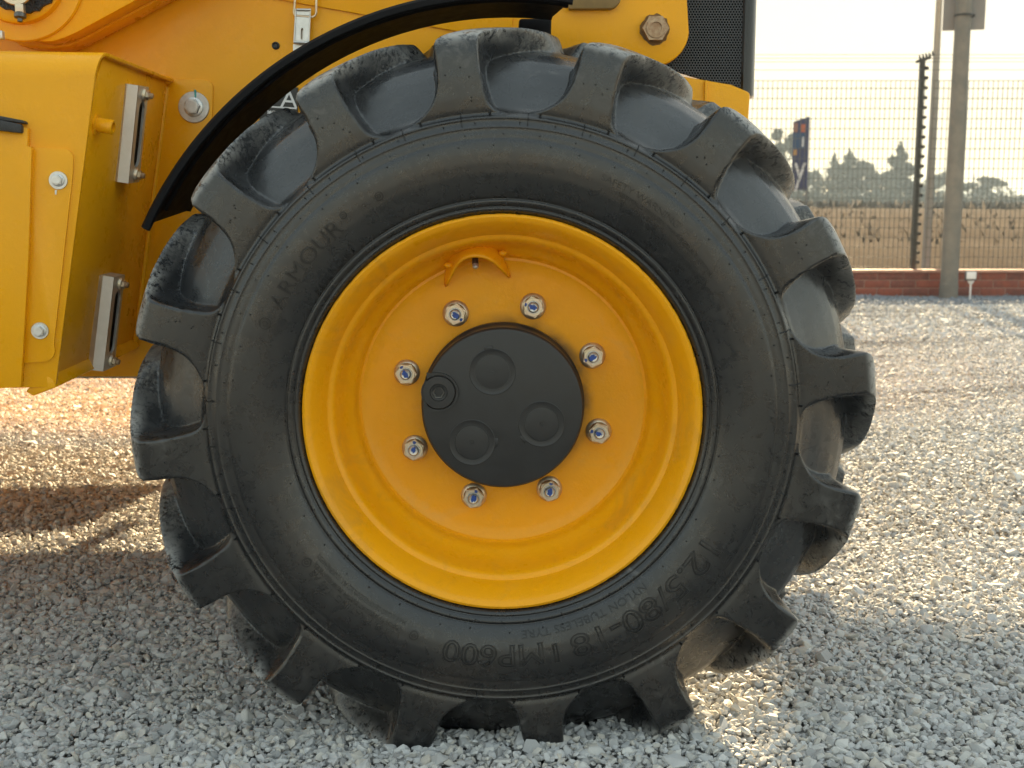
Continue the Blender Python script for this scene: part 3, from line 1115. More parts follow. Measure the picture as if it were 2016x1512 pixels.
def lug_mask(s, th, phase):
    c = phase - 1.5 * np.exp(-(s / .10) ** 2) + sweep(s)
    u = np.clip(1 - s / .30, 0, 1)
    hw = 3.75 + 7.0 * (1 - np.sqrt(np.clip(1 - u ** 2.3, 0, 1))) + 0.8 * sm(.4, 1.0, s)
    w = 0.95 + 0.9 * np.exp(-(s / .15) ** 2) + 1.2 * sm(.40, .58, s)
    d = (th - c + PITCH_DEG / 2) % PITCH_DEG - PITCH_DEG / 2
    m = sm(hw + w / 2, hw - w / 2, np.abs(d))
    return m * sm(1.045, 1.0, s)

def make_tyre():
    th = np.arange(NCOL) * 360.0 / NCOL
    # dense rows of the sidewall
    sw = [SW[0]]
    for a, b in zip(SW[:-1], SW[1:]):
        n = max(1, int(np.hypot(*(b - a)) / 0.0035))
        sw += [a + (b - a) * (i + 1) / n for i in range(n)]
    sw = np.array(sw)
    half = np.unique(np.concatenate([np.linspace(0, .16, 18), np.linspace(.16, .34, 12), np.linspace(.34, .52, 20), np.linspace(.52, .94, 18), np.linspace(.94, 1.0, 9)]))
    t_rows = np.concatenate([half[1:] / 2, 1 - half[::-1][1:-1] / 2])       # 0..1 across the tread
    rowsR, rowsY, rowsM = [], [], []
    for r, y in sw:
        rowsR.append(np.full(NCOL, r)); rowsY.append(np.full(NCOL, y)); rowsM.append(np.zeros(NCOL))
    for t in t_rows:
        s = t / .5
        q = s if s <= 1 else 2 - s
        lr, ly = smooth_interp(q, S, LR), np.interp(q, S, LY)
        br, by = smooth_interp(q, BS, BR), np.interp(q, BS, BY)
        if s > 1:
            ly, by = 2 * YC - ly, 2 * YC - by
        m = np.maximum(lug_mask(s, th, PH_NEAR), lug_mask(2 - s, th, PH_NEAR + PITCH_DEG / 2))
        rowsR.append(br + (lr - br) * m); rowsY.append(by + (ly - by) * m); rowsM.append(m)
    for r, y in sw[::-1]:
        rowsR.append(np.full(NCOL, r)); rowsY.append(np.full(NCOL, 2 * YC - y)); rowsM.append(np.zeros(NCOL))
    RR, YY, MM = np.array(rowsR), np.array(rowsY), np.array(rowsM)
    T = np.radians(th)[None, :]
    V = np.stack([RR * np.sin(T), YY - YC, RR * np.cos(T)], -1)
    du = np.roll(V, -1, 1) - np.roll(V, 1, 1)
    dv = np.empty_like(V)
    dv[1:-1] = V[2:] - V[:-2]; dv[0] = V[1] - V[0]; dv[-1] = V[-1] - V[-2]
    Nn = np.cross(du, dv)
    Nn /= np.linalg.norm(Nn, axis=-1)[..., None] + 1e-12
    mid = len(RR) // 2
    if np.sum(Nn[mid, 0] * V[mid, 0] * np.array([1, 0, 1])) < 0:
        Nn = -Nn
        flip = True
    else:
        flip = False
    nr = len(RR)
    I, J = np.meshgrid(np.arange(nr - 1), np.arange(NCOL), indexing='ij')
    J2 = (J + 1) % NCOL
    F = np.stack([I * NCOL + J, I * NCOL + J2, (I + 1) * NCOL + J2, (I + 1) * NCOL + J], -1)
    if flip:
        F = F[..., ::-1]
    # orientation: first check with a crown face
    f = F[mid, 0]; vv = V.reshape(-1, 3)[f]
    if np.dot(np.cross(vv[1] - vv[0], vv[2] - vv[0]), Nn.reshape(-1, 3)[f[0]]) < 0:
        F = F[..., ::-1]
    mf = (MM[:-1] + MM[1:] + np.roll(MM, -1, 1)[:-1] + np.roll(MM, -1, 1)[1:]) / 4
    t_all = np.concatenate([np.zeros(len(sw)), t_rows, np.ones(len(sw))])
    is_lug = mf > 0.5
    # near or far row of lugs: which mask is larger
    mn = np.zeros_like(MM)
    for k, t in enumerate(t_all):
        if 0 < t < 1:
            mn[k] = lug_mask(t / .5, th, PH_NEAR) >= lug_mask(2 - t / .5, th, PH_NEAR + PITCH_DEG / 2)
    near = mn[:-1] > 0.5
    def sub(name, fm):
        fs = F[fm]
        used, inv = np.unique(fs, return_inverse=True)
        vs = V.reshape(-1, 3)[used]
        ns = Nn.reshape(-1, 3)[used]
        me = mesh_np(name, vs, inv.reshape(-1, 4).tolist(), True)
        me.normals_split_custom_set_from_vertices(ns.tolist())
        return me
    tyre = link('tyre', sub('tyre', ~is_lug), M_RUB, LOADER, W - LO)
    # one lug of each row: take the columns of a single pitch, then copies turned about the axle
    for nm, mask, ph in (('near', is_lug & near, PH_NEAR), ('far', is_lug & ~near, PH_NEAR + PITCH_DEG / 2)):
        rows = np.arange(nr - 1)
        s_row = np.array([t_all[i] / .5 for i in rows])
        if nm == 'far':
            s_row = 2 - s_row
        c = ph - 1.5 * np.exp(-(s_row / .10) ** 2) + sweep(s_row)
        d = (th[None, :] + 180.0 / NCOL - c[:, None] + 180) % 360 - 180
        one = mask & (np.abs(d) < PITCH_DEG / 2)
        me = sub('tread_lug', one)
        for k in range(16):
            o = link('tread_lug', me, M_RUB, tyre)
            o.rotation_euler = (0, R(PITCH_DEG * k), 0)
    return tyre, sw

TYRE, SWD = make_tyre()
_o = np.argsort(SWD[:, 0])

def side_y(r):
    return np.interp(r, SWD[_o, 0], SWD[_o, 1]) - YC

def bend(v, polys, r0, ang, name, inward=False, lift=0.0):
    """wrap flat text round the sidewall; centre of the text at ang (deg clockwise from the top), tops outwards"""
    r = r0 + v[:, 1]
    a = R(ang) + v[:, 0] / r0
    y = side_y(r) - v[:, 2] - lift
    return np.stack([r * np.sin(a), y, r * np.cos(a)], 1), polys

def join_texts(items, name):
    vs, fs, n = [], [], 0
    for v, p in items:
        vs.append(v); fs += [tuple(i + n for i in q) for q in p]; n += len(v)
    return mesh_np(name, np.concatenate(vs), fs)

def ring_mesh(r0, ang, rad, w):
    q = MB()
    q.lathe([(rad - w, -0.001), (rad - w, 0.0012), (rad, 0.0012), (rad, -0.001)], (0, 0, 0), (0, 0, 1), 24)
    me = bpy.data.meshes.new('r'); q.bm.to_mesh(me); q.bm.free()
    v = np.array([x.co[:] for x in me.vertices]); p = [tuple(f.vertices) for f in me.polygons]
    bpy.data.meshes.remove(me)
    return bend(v, p, r0, ang, '')

def make_lettering():
    it = []
    def put(txt, size, r0, a0, a1, outline=0.0, ext=0.0009):
        v, p = text_mesh(txt, size, ext, outline)
        span = v[:, 0].max() - v[:, 0].min()
        want = R(a1 - a0) * r0
        v[:, 0] = (v[:, 0] - (v[:, 0].max() + v[:, 0].min()) / 2) * want / span
        it.append(bend(v, p, r0, (a0 + a1) / 2, ''))
    put('12.5/80-18', 0.042, 0.3185, 121.5, 163.5, 0.0011)
    put('I', 0.034, 0.3205, 166.5, 168.0, 0.0011)
    put('MP600', 0.040, 0.3175, 170.0, 194.5, 0.0011)
    put('NYLON TUBELESS TYRE', 0.0145, 0.2915, 140, 175)
    put('ARMOUR', 0.029, 0.3195, 296.5, 320.5, 0.0, 0.0022)
    put('MADE IN CHINA', 0.0115, 0.2845, 304.5, 319.5, 0.0, 0.0014)
    put('14 PLY RATING  146 A8', 0.0125, 0.3215, 207, 231)
    put('LOADING SPEED AT 25KM/H 3000KG(6610LBS)', 0.0085, 0.3115, 205.5, 232)
    put('MAX LOAD 2510KG(5530LBS) AT 320KPA(46PSI)', 0.0085, 0.3015, 205, 233)
    put('SAFETY WARNING', 0.012, 0.330, 22, 42)
    for k, (tx, a0, a1) in enumerate((('SERIOUS INJURY MAY RESULT FROM', 27, 55), ('TIRE FAILURE DUE TO UNDERINFLATION', 28, 56), ('OVERLOADING FOLLOW OWNERS MANUAL', 29, 57), ('EXPLOSION OF TIRE AND RIM ASSEMBLY', 30, 58), ('NEVER EXCEED 35 PSI TO SEAT BEADS', 32, 58))):
        put(tx, 0.0075, 0.320 - 0.0078 * k, a0, a1, 0.0, 0.0007)
    for r0, a, rd in ((0.3185, 233.4, 0.0065), (0.3125, 202.0, 0.0065), (0.3245, 292.3, 0.008), (0.321, 331.5, 0.006), (0.312, 143.2, 0.0028), (0.306, 126.0, 0.0028), (0.326, 322.5, 0.005)):
        it.append(ring_mesh(r0, a, rd, 0.0018))
        it.append(ring_mesh(r0, a, rd * 0.45, 0.0014))
    o = link('raised_lettering', join_texts(it, 'raised_lettering'), M_MOULD, TYRE)

make_lettering()

def make_nubs():
    mb = MB()
    def nub(r, a, y, rad, ln):
        a = R(a)
        p = Vector((r * math.sin(a), y, r * math.cos(a)))
        mb.lathe([(rad, 0.001), (rad, -ln * 0.6), (rad * 0.5, -ln), (0, -ln)], p, (0, 1, 0), 6)
    r2 = random.Random(3)
    for k in range(46):
        nub(0.2745, k * 360 / 46 + r2.uniform(-1, 1), side_y(0.2745), 0.0008, 0.0022)
    for k in range(40):
        nub(0.2865 + r2.uniform(-.003, .006), k * 9 + r2.uniform(-2, 2), side_y(0.289), 0.0010, 0.0020)
    for k in range(44):
        nub(0.3480 + r2.uniform(-.003, .001), k * 360 / 44 + r2.uniform(-2, 2), side_y(0.347), 0.0010, 0.0020)
    for k in range(48):
        nub(0.3590, k * 7.5 + r2.uniform(-1, 1), side_y(0.359), 0.0009, 0.0018)
    for k in range(48):
        nub(0.3740, k * 7.5 + 3 + r2.uniform(-1, 1), side_y(0.374), 0.0009, 0.0020)
    for k in range(16):
        c = PH_NEAR + k * PITCH_DEG
        nub(0.3865, c - 8.3, -0.160, 0.0016, 0.0040)
        nub(0.3865, c + 4.8, -0.160, 0.0016, 0.0040)
        for q in range(5):
            nub(r2.uniform(.400, .445), c + r2.uniform(-2.4, 2.4), -0.1627, 0.0010, 0.0022)
    # radial mould seams across the shoulder band
    for k in range(32):
        a = R(k * 11.25 + 4.5 + r2.uniform(-1.5, 1.5))
        for i in range(5):
            ra, rb = 0.3705 + i * 0.0031, 0.3705 + (i + 1) * 0.0031
            ya, yb = float(side_y(ra)) - 0.0006, float(side_y(rb)) - 0.0006
            pa = Vector((ra * math.sin(a), ya, ra * math.cos(a))); pb = Vector((rb * math.sin(a), yb, rb * math.cos(a)))
            mb.tube([pa, pb], 0.0007, 5)
    o = mb.build('vent_spew', M_MOULD, TYRE)
    o['kind'] = 'stuff'

make_nubs()

# ---- rim
def make_rim():
    pr = [(0.258, 1.530), (0.2615, 1.515), (0.2622, 1.505), (0.2605, 1.4985), (0.2570, 1.4965), (0.2530, 1.4985), (0.2495, 1.5030),
          (0.2460, 1.5085), (0.2425, 1.5150), (0.2392, 1.5225), (0.2368, 1.5290), (0.2352, 1.5350), (0.2338, 1.5390), (0.2322, 1.5400), (0.2300, 1.5405),
          (0.2275, 1.5425), (0.2250, 1.5480), (0.2232, 1.5560), (0.2215, 1.5660), (0.2190, 1.5770), (0.2160, 1.5860), (0.2120, 1.5930),
          (0.2090, 1.5965), (0.2060, 1.6010), (0.2040, 1.6070), (0.2025, 1.6120), (0.2010, 1.6140), (0.1975, 1.6135), (0.1950, 1.6150), (0.190, 1.6170),
          (0.180, 1.6180), (0.1, 1.6180), (0.06, 1.6190)]
    mb = MB()
    mb.lathe([(r, y - YC) for r, y in pr], (0, 0, 0), (0, 1, 0), 256)
    rim = mb.build('wheel_rim', M_RIM, LOADER)
    rim.location = W - LO
    return rim

RIM = make_rim()
YD = 1.6180 - YC                  # face of the disc, relative to the wheel centre

def make_nuts():
    protos = []
    for sd in range(3):
        r3 = random.Random(5 + sd)
        mb = MB()
        mb.lathe([(0.0182, 0.003), (0.0182, -0.0035), (0.0172, -0.0050), (0.0150, -0.0066), (0.0140, -0.0070)], (0, 0, 0), (0, 1, 0), 40)
        hexr, h0, h1 = 0.0148, -0.0066, -0.0200
        lo = [Vector((hexr * math.cos(k * math.pi / 3), h0, hexr * math.sin(k * math.pi / 3))) for k in range(6)]
        mid = [Vector((p.x, h1 + 0.0015, p.z)) for p in lo]
        mb.prism(lo, Vector((0, h1 + 0.0015 - h0, 0)))
        mb.lathe([(0.0127, -0.0184), (0.0122, -0.0200), (0.0090, -0.0200)], (0, 0, 0), (0, 1, 0), 32)
        mb.lathe([(0.0090, -0.0195), (0.0088, -0.0207), (0.0080, -0.0207), (0.0078, -0.0192), (0.0072, -0.0190), (0.0070, -0.0240), (0.0056, -0.0254), (0.0020, -0.0250), (0, -0.0248)], (0, 0, 0), (0, 1, 0), 28, mi=1)
        pts = []
        w = r3.uniform(.0024, .0040)
        for k in range(18):
            a = k / 18 * 2 * math.pi
            rr = 1 + r3.uniform(-.30, .30)
            pts.append(Vector((r3.uniform(-.001, .001) - 0.0014 + 0.0054 * math.cos(a) * rr, -0.0250, w * math.sin(a) * rr)))
        mb.prism(pts, Vector((0, -0.0008, 0)), mi=2)
        j = lambda v: v + r3.uniform(-.0006, .0006)
        pts = [Vector((j(x), -0.0198, j(z))) for x, z in ((-0.0130, -0.0022), (-0.0126, 0.0016), (-0.0108, 0.0026), (-0.0092, 0.0014), (-0.0090, -0.0012), (-0.0108, -0.0024))]
        mb.prism(pts, Vector((0, -0.0007, 0)), mi=2)
        protos.append(mb.build('wheel_nut', [M_ZINC, M_STEEL, M_BLUE], RIM))
    rot = [20, -25, 15, 100, 110, 95, 60, -140]
    used = set()
    for k in range(8):
        q = protos[k % 3]
        if k % 3 in used:
            o = q.copy()
            C.objects.link(o)
        else:
            o = q
            used.add(k % 3)
        a = R(17.25 + 45 * k)
        o.location = (0.1405 * math.sin(a), YD, 0.1405 * math.cos(a))
        o.rotation_euler = (0, R(rot[k]), 0)

make_nuts()

def make_cap():
    mb = MB()
    mb.lathe([(0.1115, -0.028), (0.1115, -0.034), (0.1130, -0.036), (0.1130, -0.050), (0.1112, -0.052), (0.1100, -0.054), (0.1100, -0.0845), (0.1075, -0.0880), (0.1040, -0.0888), (0, -0.0888)], (0, 0, 0), (0, 1, 0), 128)
    cap = mb.build('hub_cap', M_CAP, LOADER, angle=60)
    cap.location = W - LO
    y = -0.0888
    sc = 1.575 / FPX
    for dx, dz, a in ((-20, 73, 100), (77, -31, 220), (-61, -68, 0)):
        mb = MB()
        c = (dx * sc, y, dz * sc)
        mb.lathe([(0.0318, 0.001), (0.0316, -0.0006), (0.0308, -0.0010), (0.0298, -0.0005), (0.0240, -0.0004), (0.0236, 0.0010), (0.0228, 0.0010), (0.0224, -0.0004), (0.0214, -0.0006), (0.0030, -0.0005), (0.0024, 0.0008), (0.0012, 0.0010), (0.0010, -0.0006), (0, -0.0008)], c, (0, 1, 0), 56)
        t = R(a)
        mb.box((c[0] + 0.0325 * math.cos(t), y - 0.0001, c[2] + 0.0325 * math.sin(t)), (0.006, 0.0014, 0.012), mat=Matrix.Rotation(-t, 3, 'Y'), bevel=0.0008)
        mb.build('plug', M_CAP, cap)
    c = Vector((-126 * sc, y, 33 * sc))
    mb = MB()
    # U-shaped boss that runs out to the rim of the cap
    pts = arc((c.x, c.z), 0.0265, R(-95), R(95), 20, lambda a, b: Vector((a, y - 0.004, b)))
    pts += [Vector((c.x - 0.016, y - 0.004, c.z + 0.0265)), Vector((c.x - 0.016, y - 0.004, c.z - 0.0265))]
    hole = arc((c.x, c.z), 0.0238, 0, 2 * math.pi * 31 / 32, 31, lambda a, b: Vector((a, y - 0.004, b)))
    mb.prism(pts, Vector((0, 0.006, 0)), holes=[hole])
    mb.build('bolt_boss', M_CAP, cap)
    mb = MB()
    mb.lathe([(0.0226, 0.001), (0.0226, -0.0035), (0.0215, -0.0052), (0.0120, -0.0056), (0.0110, -0.0040), (0.0085, -0.0036)], c, (0, 1, 0), 40)
    mb.build('socket_bolt', M_CAP, cap)
    mb = MB()
    mb.lathe([(0.0086, -0.0038), (0.0080, -0.0052), (0.0068, -0.0050), (0.0062, 0.0040), (0, 0.0040)], c, (0, 1, 0), 6, smooth=False)
    mb.build('hex_socket', M_SOCKET, cap)

make_cap()

def make_valve():
    # hood of bent plate, welded under the gutter of the rim, over the valve stem
    up = [(878, 562), (880, 530), (889, 500), (908, 479), (936, 470), (962, 477), (981, 497), (993, 520), (1002, 546)]
    lo = [(880, 566), (893, 540), (902, 521), (917, 510), (936, 506), (957, 510), (972, 519), (986, 533), (1002, 549)]
    def smoothpts(p, n=28):
        p = np.array(p, float)
        t = np.linspace(0, len(p) - 1, n)
        k = 0.5
        return np.stack([(np.interp(t - k, range(len(p)), p[:, i]) + 2 * np.interp(t, range(len(p)), p[:, i]) + np.interp(t + k, range(len(p)), p[:, i])) / 4 for i in (0, 1)], 1)
    U, D = smoothpts(up), smoothpts(lo)
    n = len(U)
    rows = []
    for f in np.linspace(0, 1, 7):
        row = []
        for i in range(n):
            e = math.sin(math.pi * i / (n - 1)) ** 0.6
            a = U[i] * (1 - f) + D[i] * f
            y = 1.612 - (0.020 + 0.026 * f) * e
            row.append(P(a[0], a[1], y) - W)
        rows.append(row)
    vs = [p for r in rows for p in r]
    fs = [(j * n + i, j * n + i + 1, (j + 1) * n + i + 1, (j + 1) * n + i) for j in range(len(rows) - 1) for i in range(n - 1)]
    me = mesh_np('valve_guard', vs, fs, True)
    o = link('valve_guard', me, M_RIM, RIM)
    md = o.modifiers.new('thick', 'SOLIDIFY')
    md.thickness = 0.0035
    md.offset = -1
    for px, py in ((918, 476), (882, 522), (990, 498)):
        mb = MB()
        c = P(px, py, 1.588) - W
        bmesh.ops.create_uvsphere(mb.bm, u_segments=14, v_segments=8, radius=0.0045, matrix=Matrix.Translation(c) @ Matrix.Diagonal((1.3, 1.2, 0.9, 1)))
        for f in mb.bm.faces:
            f.smooth = True
        mb.build('weld_bead', M_RIM, RIM)
    a, b = P(935, 495, 1.596) - W, P(936, 524, 1.584) - W
    mb = MB()
    d = (b - a).normalized()
    mb.lathe([(0.0042, 0), (0.0044, 0.018), (0.0040, 0.0225), (0, 0.0225)], a, d, 20, mi=0)
    L_ = (b - a).length
    mb.lathe([(0.0041, 0.0195), (0.0043, 0.0208), (0.0040, 0.0245), (0.0026, 0.0262), (0, 0.0262)], a, d, 20, mi=1)
    mb.build('valve_stem', [M_SOCKET, M_STEEL], RIM)

make_valve()

# ---- mudguard
def make_fender():
    c = Vector((WX + 0.006, 0, WZ + 0.0))
    R0 = 0.5505
    A0, A1 = R(-64.0), R(9.2)
    # cross-section: (y, radial offset) going round the sheet: outer skin then inner skin
    sec = [(1.497, -0.009), (1.494, -0.007), (1.494, 0.0), (1.499, 0.004), (1.53, 0.006), (1.62, 0.007), (1.70, 0.005), (1.722, 0.002),
           (1.722, -0.002), (1.70, 0.0005), (1.622, 0.0025), (1.588, 0.002), (1.586, -0.0015), (1.575, -0.0015), (1.573, 0.002), (1.53, 0.0015), (1.503, -0.001), (1.500, -0.009)]
    n = 90
    vs, fs = [], []
    sec = [(1.600 + (y - 1.494) * 0.19 / 0.228, dr) for y, dr in sec]
    k = len(sec)
    for i in range(n + 1):
        f = i / n
        for y, dr in sec:
            a = A0 + (A1 - A0) * f
            t = (y - 1.600) / 0.19
            # the rear end is cut back towards the machine, the front end is cut slanting
            a0 = A0 + R(2.8) * sm(0.0, 0.35, t)
            a1 = A1 - R(2.4) * sm(0.0, 1.0, t) ** 1.4
            a = a0 + (a1 - a0) * f
            r = R0 + dr
            vs.append((c.x + r * math.sin(a), y, c.z + r * math.cos(a)))
    for i in range(n):
        for j in range(k):
            fs.append((i * k + j, i * k + (j + 1) % k, (i + 1) * k + (j + 1) % k, (i + 1) * k + j))
    fs.append(tuple(range(k))); fs.append(tuple(n * k + j for j in reversed(range(k))))
    me = mesh_np('mudguard', vs, fs, True)
    o = link('mudguard', me, M_FEN, LOADER, -LO)
    md = o.modifiers.new('es', 'EDGE_SPLIT')
    md.split_angle = R(45)
    # raised mould ribs on the underside, coloured pale to paint light streaks
    for yy, f0, f1 in ((1.632, 0.14, 0.36), (1.637, 0.20, 0.40), (1.634, 0.46, 0.66), (1.639, 0.50, 0.68)):
        mb = MB()
        pts = []
        for i in range(24):
            a = A0 + (A1 - A0) * (f0 + (f1 - f0) * i / 23)
            pts.append((c.x + (R0 + 0.0008) * math.sin(a), yy, c.z + (R0 + 0.0008) * math.cos(a)))
        mb.tube(pts, 0.0016, 6)
        mb.build('rib', M_RIB, o)
    # strut that carries it
    mb = MB()
    a, b = P(1016, 52, 1.745), P(1083, 130, 1.745)
    mb.prism([P(1022, 36, 1.80), P(1086, 36, 1.80), P(1083, 130, 1.80), P(1014, 130, 1.80)], Vector((0, 0.06, 0)))
    part(mb, 'mudguard_strut', M_FEN, bevel=0.004)

make_fender()

# ---- body plates
YB = 1.90
def poly(pts, y):
    return [P(a, b, y) for a, b in pts]

def rc(cx, cy, r, a0, a1, n=8):
    return [(cx + r * math.cos(R(a0 + (a1 - a0) * i / n)), cy + r * math.sin(R(a0 + (a1 - a0) * i / n))) for i in range(n + 1)]

def make_body():
    mb = MB()
    pts = [(-500, -420), (1350, -420), (1353, 0)] + rc(1285, 58, 72, 5, 88, 14) + [(1200, 131), (1040, 180), (700, 480), (520, 742), (-500, 742)]
    mb.prism(poly(pts, YB), Vector((0, 0.022, 0)))
    part(mb, 'body_panel', M_YEL, bevel=0.003)
    # bonnet panel overlapping the side plate along a slanting seam
    mb = MB()
    mb.prism(poly([(380, -31), (1009, 81), (1009, -420), (380, -420)], YB - 0.0045), Vector((0, 0.004, 0)))
    part(mb, 'bonnet_panel', M_YEL, bevel=0.0012)
    # engine bay and hull behind the plates
    mb = MB()
    mb.box((-0.70, 2.80, 1.17), (1.70, 1.50, 0.86))
    mb.box((-1.75, 2.78, 0.68), (2.2, 1.62, 0.42))  # lower chassis block, added to darken the ground beneath
    part(mb, 'hull', M_YEL)
    mb = MB()
    mb.box((-0.1, 2.55, 0.46), (0.30, 1.2, 0.24), bevel=0.03)
    mb.lathe([(0.075, -0.9), (0.075, 0.75)], (WX, 2.6, WZ), (0, 1, 0), 24)
    part(mb, 'axle_housing', M_CAP)
    # olive-brown plate at the top
    mb = MB()
    mb.prism(poly([(1120, -60), (1228, -60), (1222, 2), (1212, 14), (1204, 17), (1119, 18)], YB - 0.016), Vector((0, 0.0155, 0)))
    part(mb, 'olive_plate', M_OLIVE, bevel=0.0025)
    # perforated grille and rounded black corner
    yg = YB + 0.045
    gb = lambda px: 128 + (px - 1290) * 0.30
    mb = MB()
    mb.prism(poly([(1285, -420), (1466, -420), (1464, gb(1464)), (1285, gb(1285))], yg), Vector((0, 0.01, 0)))
    part(mb, 'grille', mat_grille())
    mb = MB()
    ztop = 1.75
    prof = []
    x0 = P(1464, 100, yg).x
    for i in range(13):
        a = R(-90 + 90 * i / 12)
        prof.append((x0 + 0.024 * math.cos(a), yg - 0.004 + 0.035 + 0.035 * math.sin(a)))
    prof.append((x0 + 0.024, 3.45))
    prof.append((x0 - 0.02, 3.45))
    prof.append((x0 - 0.02, yg + 0.02)); prof.append((x0 - 0.0, yg - 0.004))
    zb = P(1480, 188, yg).z
    mb.prism([Vector((x, y, zb)) for x, y in prof], Vector((0, 0, ztop - zb)))
    part(mb, 'grille_frame', mat_simple('gloss_black_paint', (0.014, 0.014, 0.015), 0.18, 0, 0.1, 30, 0.05, 0.001), bevel=0.0)
    # yellow tail under the grille
    mb = MB()
    yt = YB + 0.028
    mb.prism(poly([(1290, 120), (1345, 150), (1440, 166), (1478, 182), (1470, 300), (1250, 300)], yt), Vector((0, 1.5, 0)))
    part(mb, 'tail_plate', M_YEL, bevel=0.005)
    mb = MB()
    mb.prism(poly([(1388, 158), (1393, 158), (1391, 300), (1386, 300)], yt - 0.006), Vector((0, 0.008, 0)))
    part(mb, 'tail_rib', M_YEL, bevel=0.001)
    # far side, added to cast ground shadows: skirt, step bar with hanger, rear bar
    yf = 3.68
    mb = MB()
    mb.box((-1.35, yf, 0.74), (3.9, 0.03, 0.66))
    part(mb, 'shade_skirt', M_YEL)
    mb = MB()
    mb.box((-1.9, yf, 0.280), (2.2, 0.03, 0.150), bevel=0.006)
    mb.box((-0.70, yf, 0.38), (0.05, 0.02, 0.10)); mb.box((-1.9, yf, 0.38), (0.05, 0.02, 0.10))
    part(mb, 'shade_step', M_CAP)
    mb = MB()
    mb.box((0.62, yf, 0.545), (0.5, 0.05, 0.105), bevel=0.006)
    part(mb, 'shade_bar', M_CAP)
    # the other wheel of the axle: the same tyre and rim, turned round
    turn = Matrix.Translation(Vector((WX, 3.44, WZ)) - LO) @ Matrix.Rotation(math.pi, 4, 'Z')
    for src in (TYRE, RIM):
        o = src.copy()
        C.objects.link(o)
        o.matrix_local = turn
        for ch in [c for c in bpy.data.objects if c.parent == src and c.name.startswith('tread_lug')]:
            q = ch.copy()
            C.objects.link(q)
            q.parent = o

def mat_grille():
    m, nt, b = new_mat('black_perforated_sheet')
    p = pos(nt)
    s = N(nt, 'ShaderNodeSeparateXYZ')
    L(nt, p, s.inputs[0])
    pit = 0.0046
    def cell(ox, oz):
        u = math_n(nt, 'ADD', math_n(nt, 'DIVIDE', s.outputs[0], pit), ox)
        v = math_n(nt, 'ADD', math_n(nt, 'DIVIDE', s.outputs[2], pit * 1.732), oz)
        u = math_n(nt, 'SUBTRACT', math_n(nt, 'FRACT', u), 0.5)
        v = math_n(nt, 'MULTIPLY', math_n(nt, 'SUBTRACT', math_n(nt, 'FRACT', v), 0.5), 1.732)
        return math_n(nt, 'SQRT', math_n(nt, 'ADD', math_n(nt, 'MULTIPLY', u, u), math_n(nt, 'MULTIPLY', v, v)))
    d = math_n(nt, 'MINIMUM', cell(0, 0), cell(0.5, 0.5))
    hole = mapr(nt, d, 0.30, 0.36, 1.0, 0.0)
    L(nt, mix(nt, hole, (0.040, 0.042, 0.046), (0.002, 0.002, 0.002)), b.inputs['Base Color'])
    L(nt, mapr(nt, hole, 0, 1, 0.45, 0.9), b.inputs['Roughness'])
    L(nt, mapr(nt, hole, 0, 1, 0.5, 0.0), b.inputs['Specular IOR Level'])
    bump(nt, math_n(nt, 'SUBTRACT', 1.0, hole), 0.5, 0.001, b)
    return m

make_body()

def hexbolt(name, c, n, washer, hexr, mats, parent=LOADER, hh=0.008, wt=0.003, spin=0.3):
    """washer and hexagon head on a surface with normal n"""
    mb = MB()
    n = Vector(n).normalized()
    c = Vector(c)
    mb.lathe([(washer, -0.001), (washer, wt * 0.7), (washer * 0.97, wt), (hexr * 1.25, wt), (hexr * 1.22, wt * 1.7), (hexr, wt * 2.0), (0, wt * 2.0)], c, n, 36, mi=0)
    q = n.to_track_quat('Z', 'Y')
    hx = [c + q @ Vector((hexr * math.cos(k * math.pi / 3 + spin), hexr * math.sin(k * math.pi / 3 + spin), wt)) for k in range(6)]
    mb.prism(hx, n * hh, mi=1)
    mb.lathe([(hexr * 0.84, hh + wt - 0.0005), (hexr * 0.80, hh + wt + 0.0012), (hexr * 0.5, hh + wt + 0.0014), (0, hh + wt + 0.0008)], c, n, 24, mi=1)
    return part(mb, name, mats, parent)

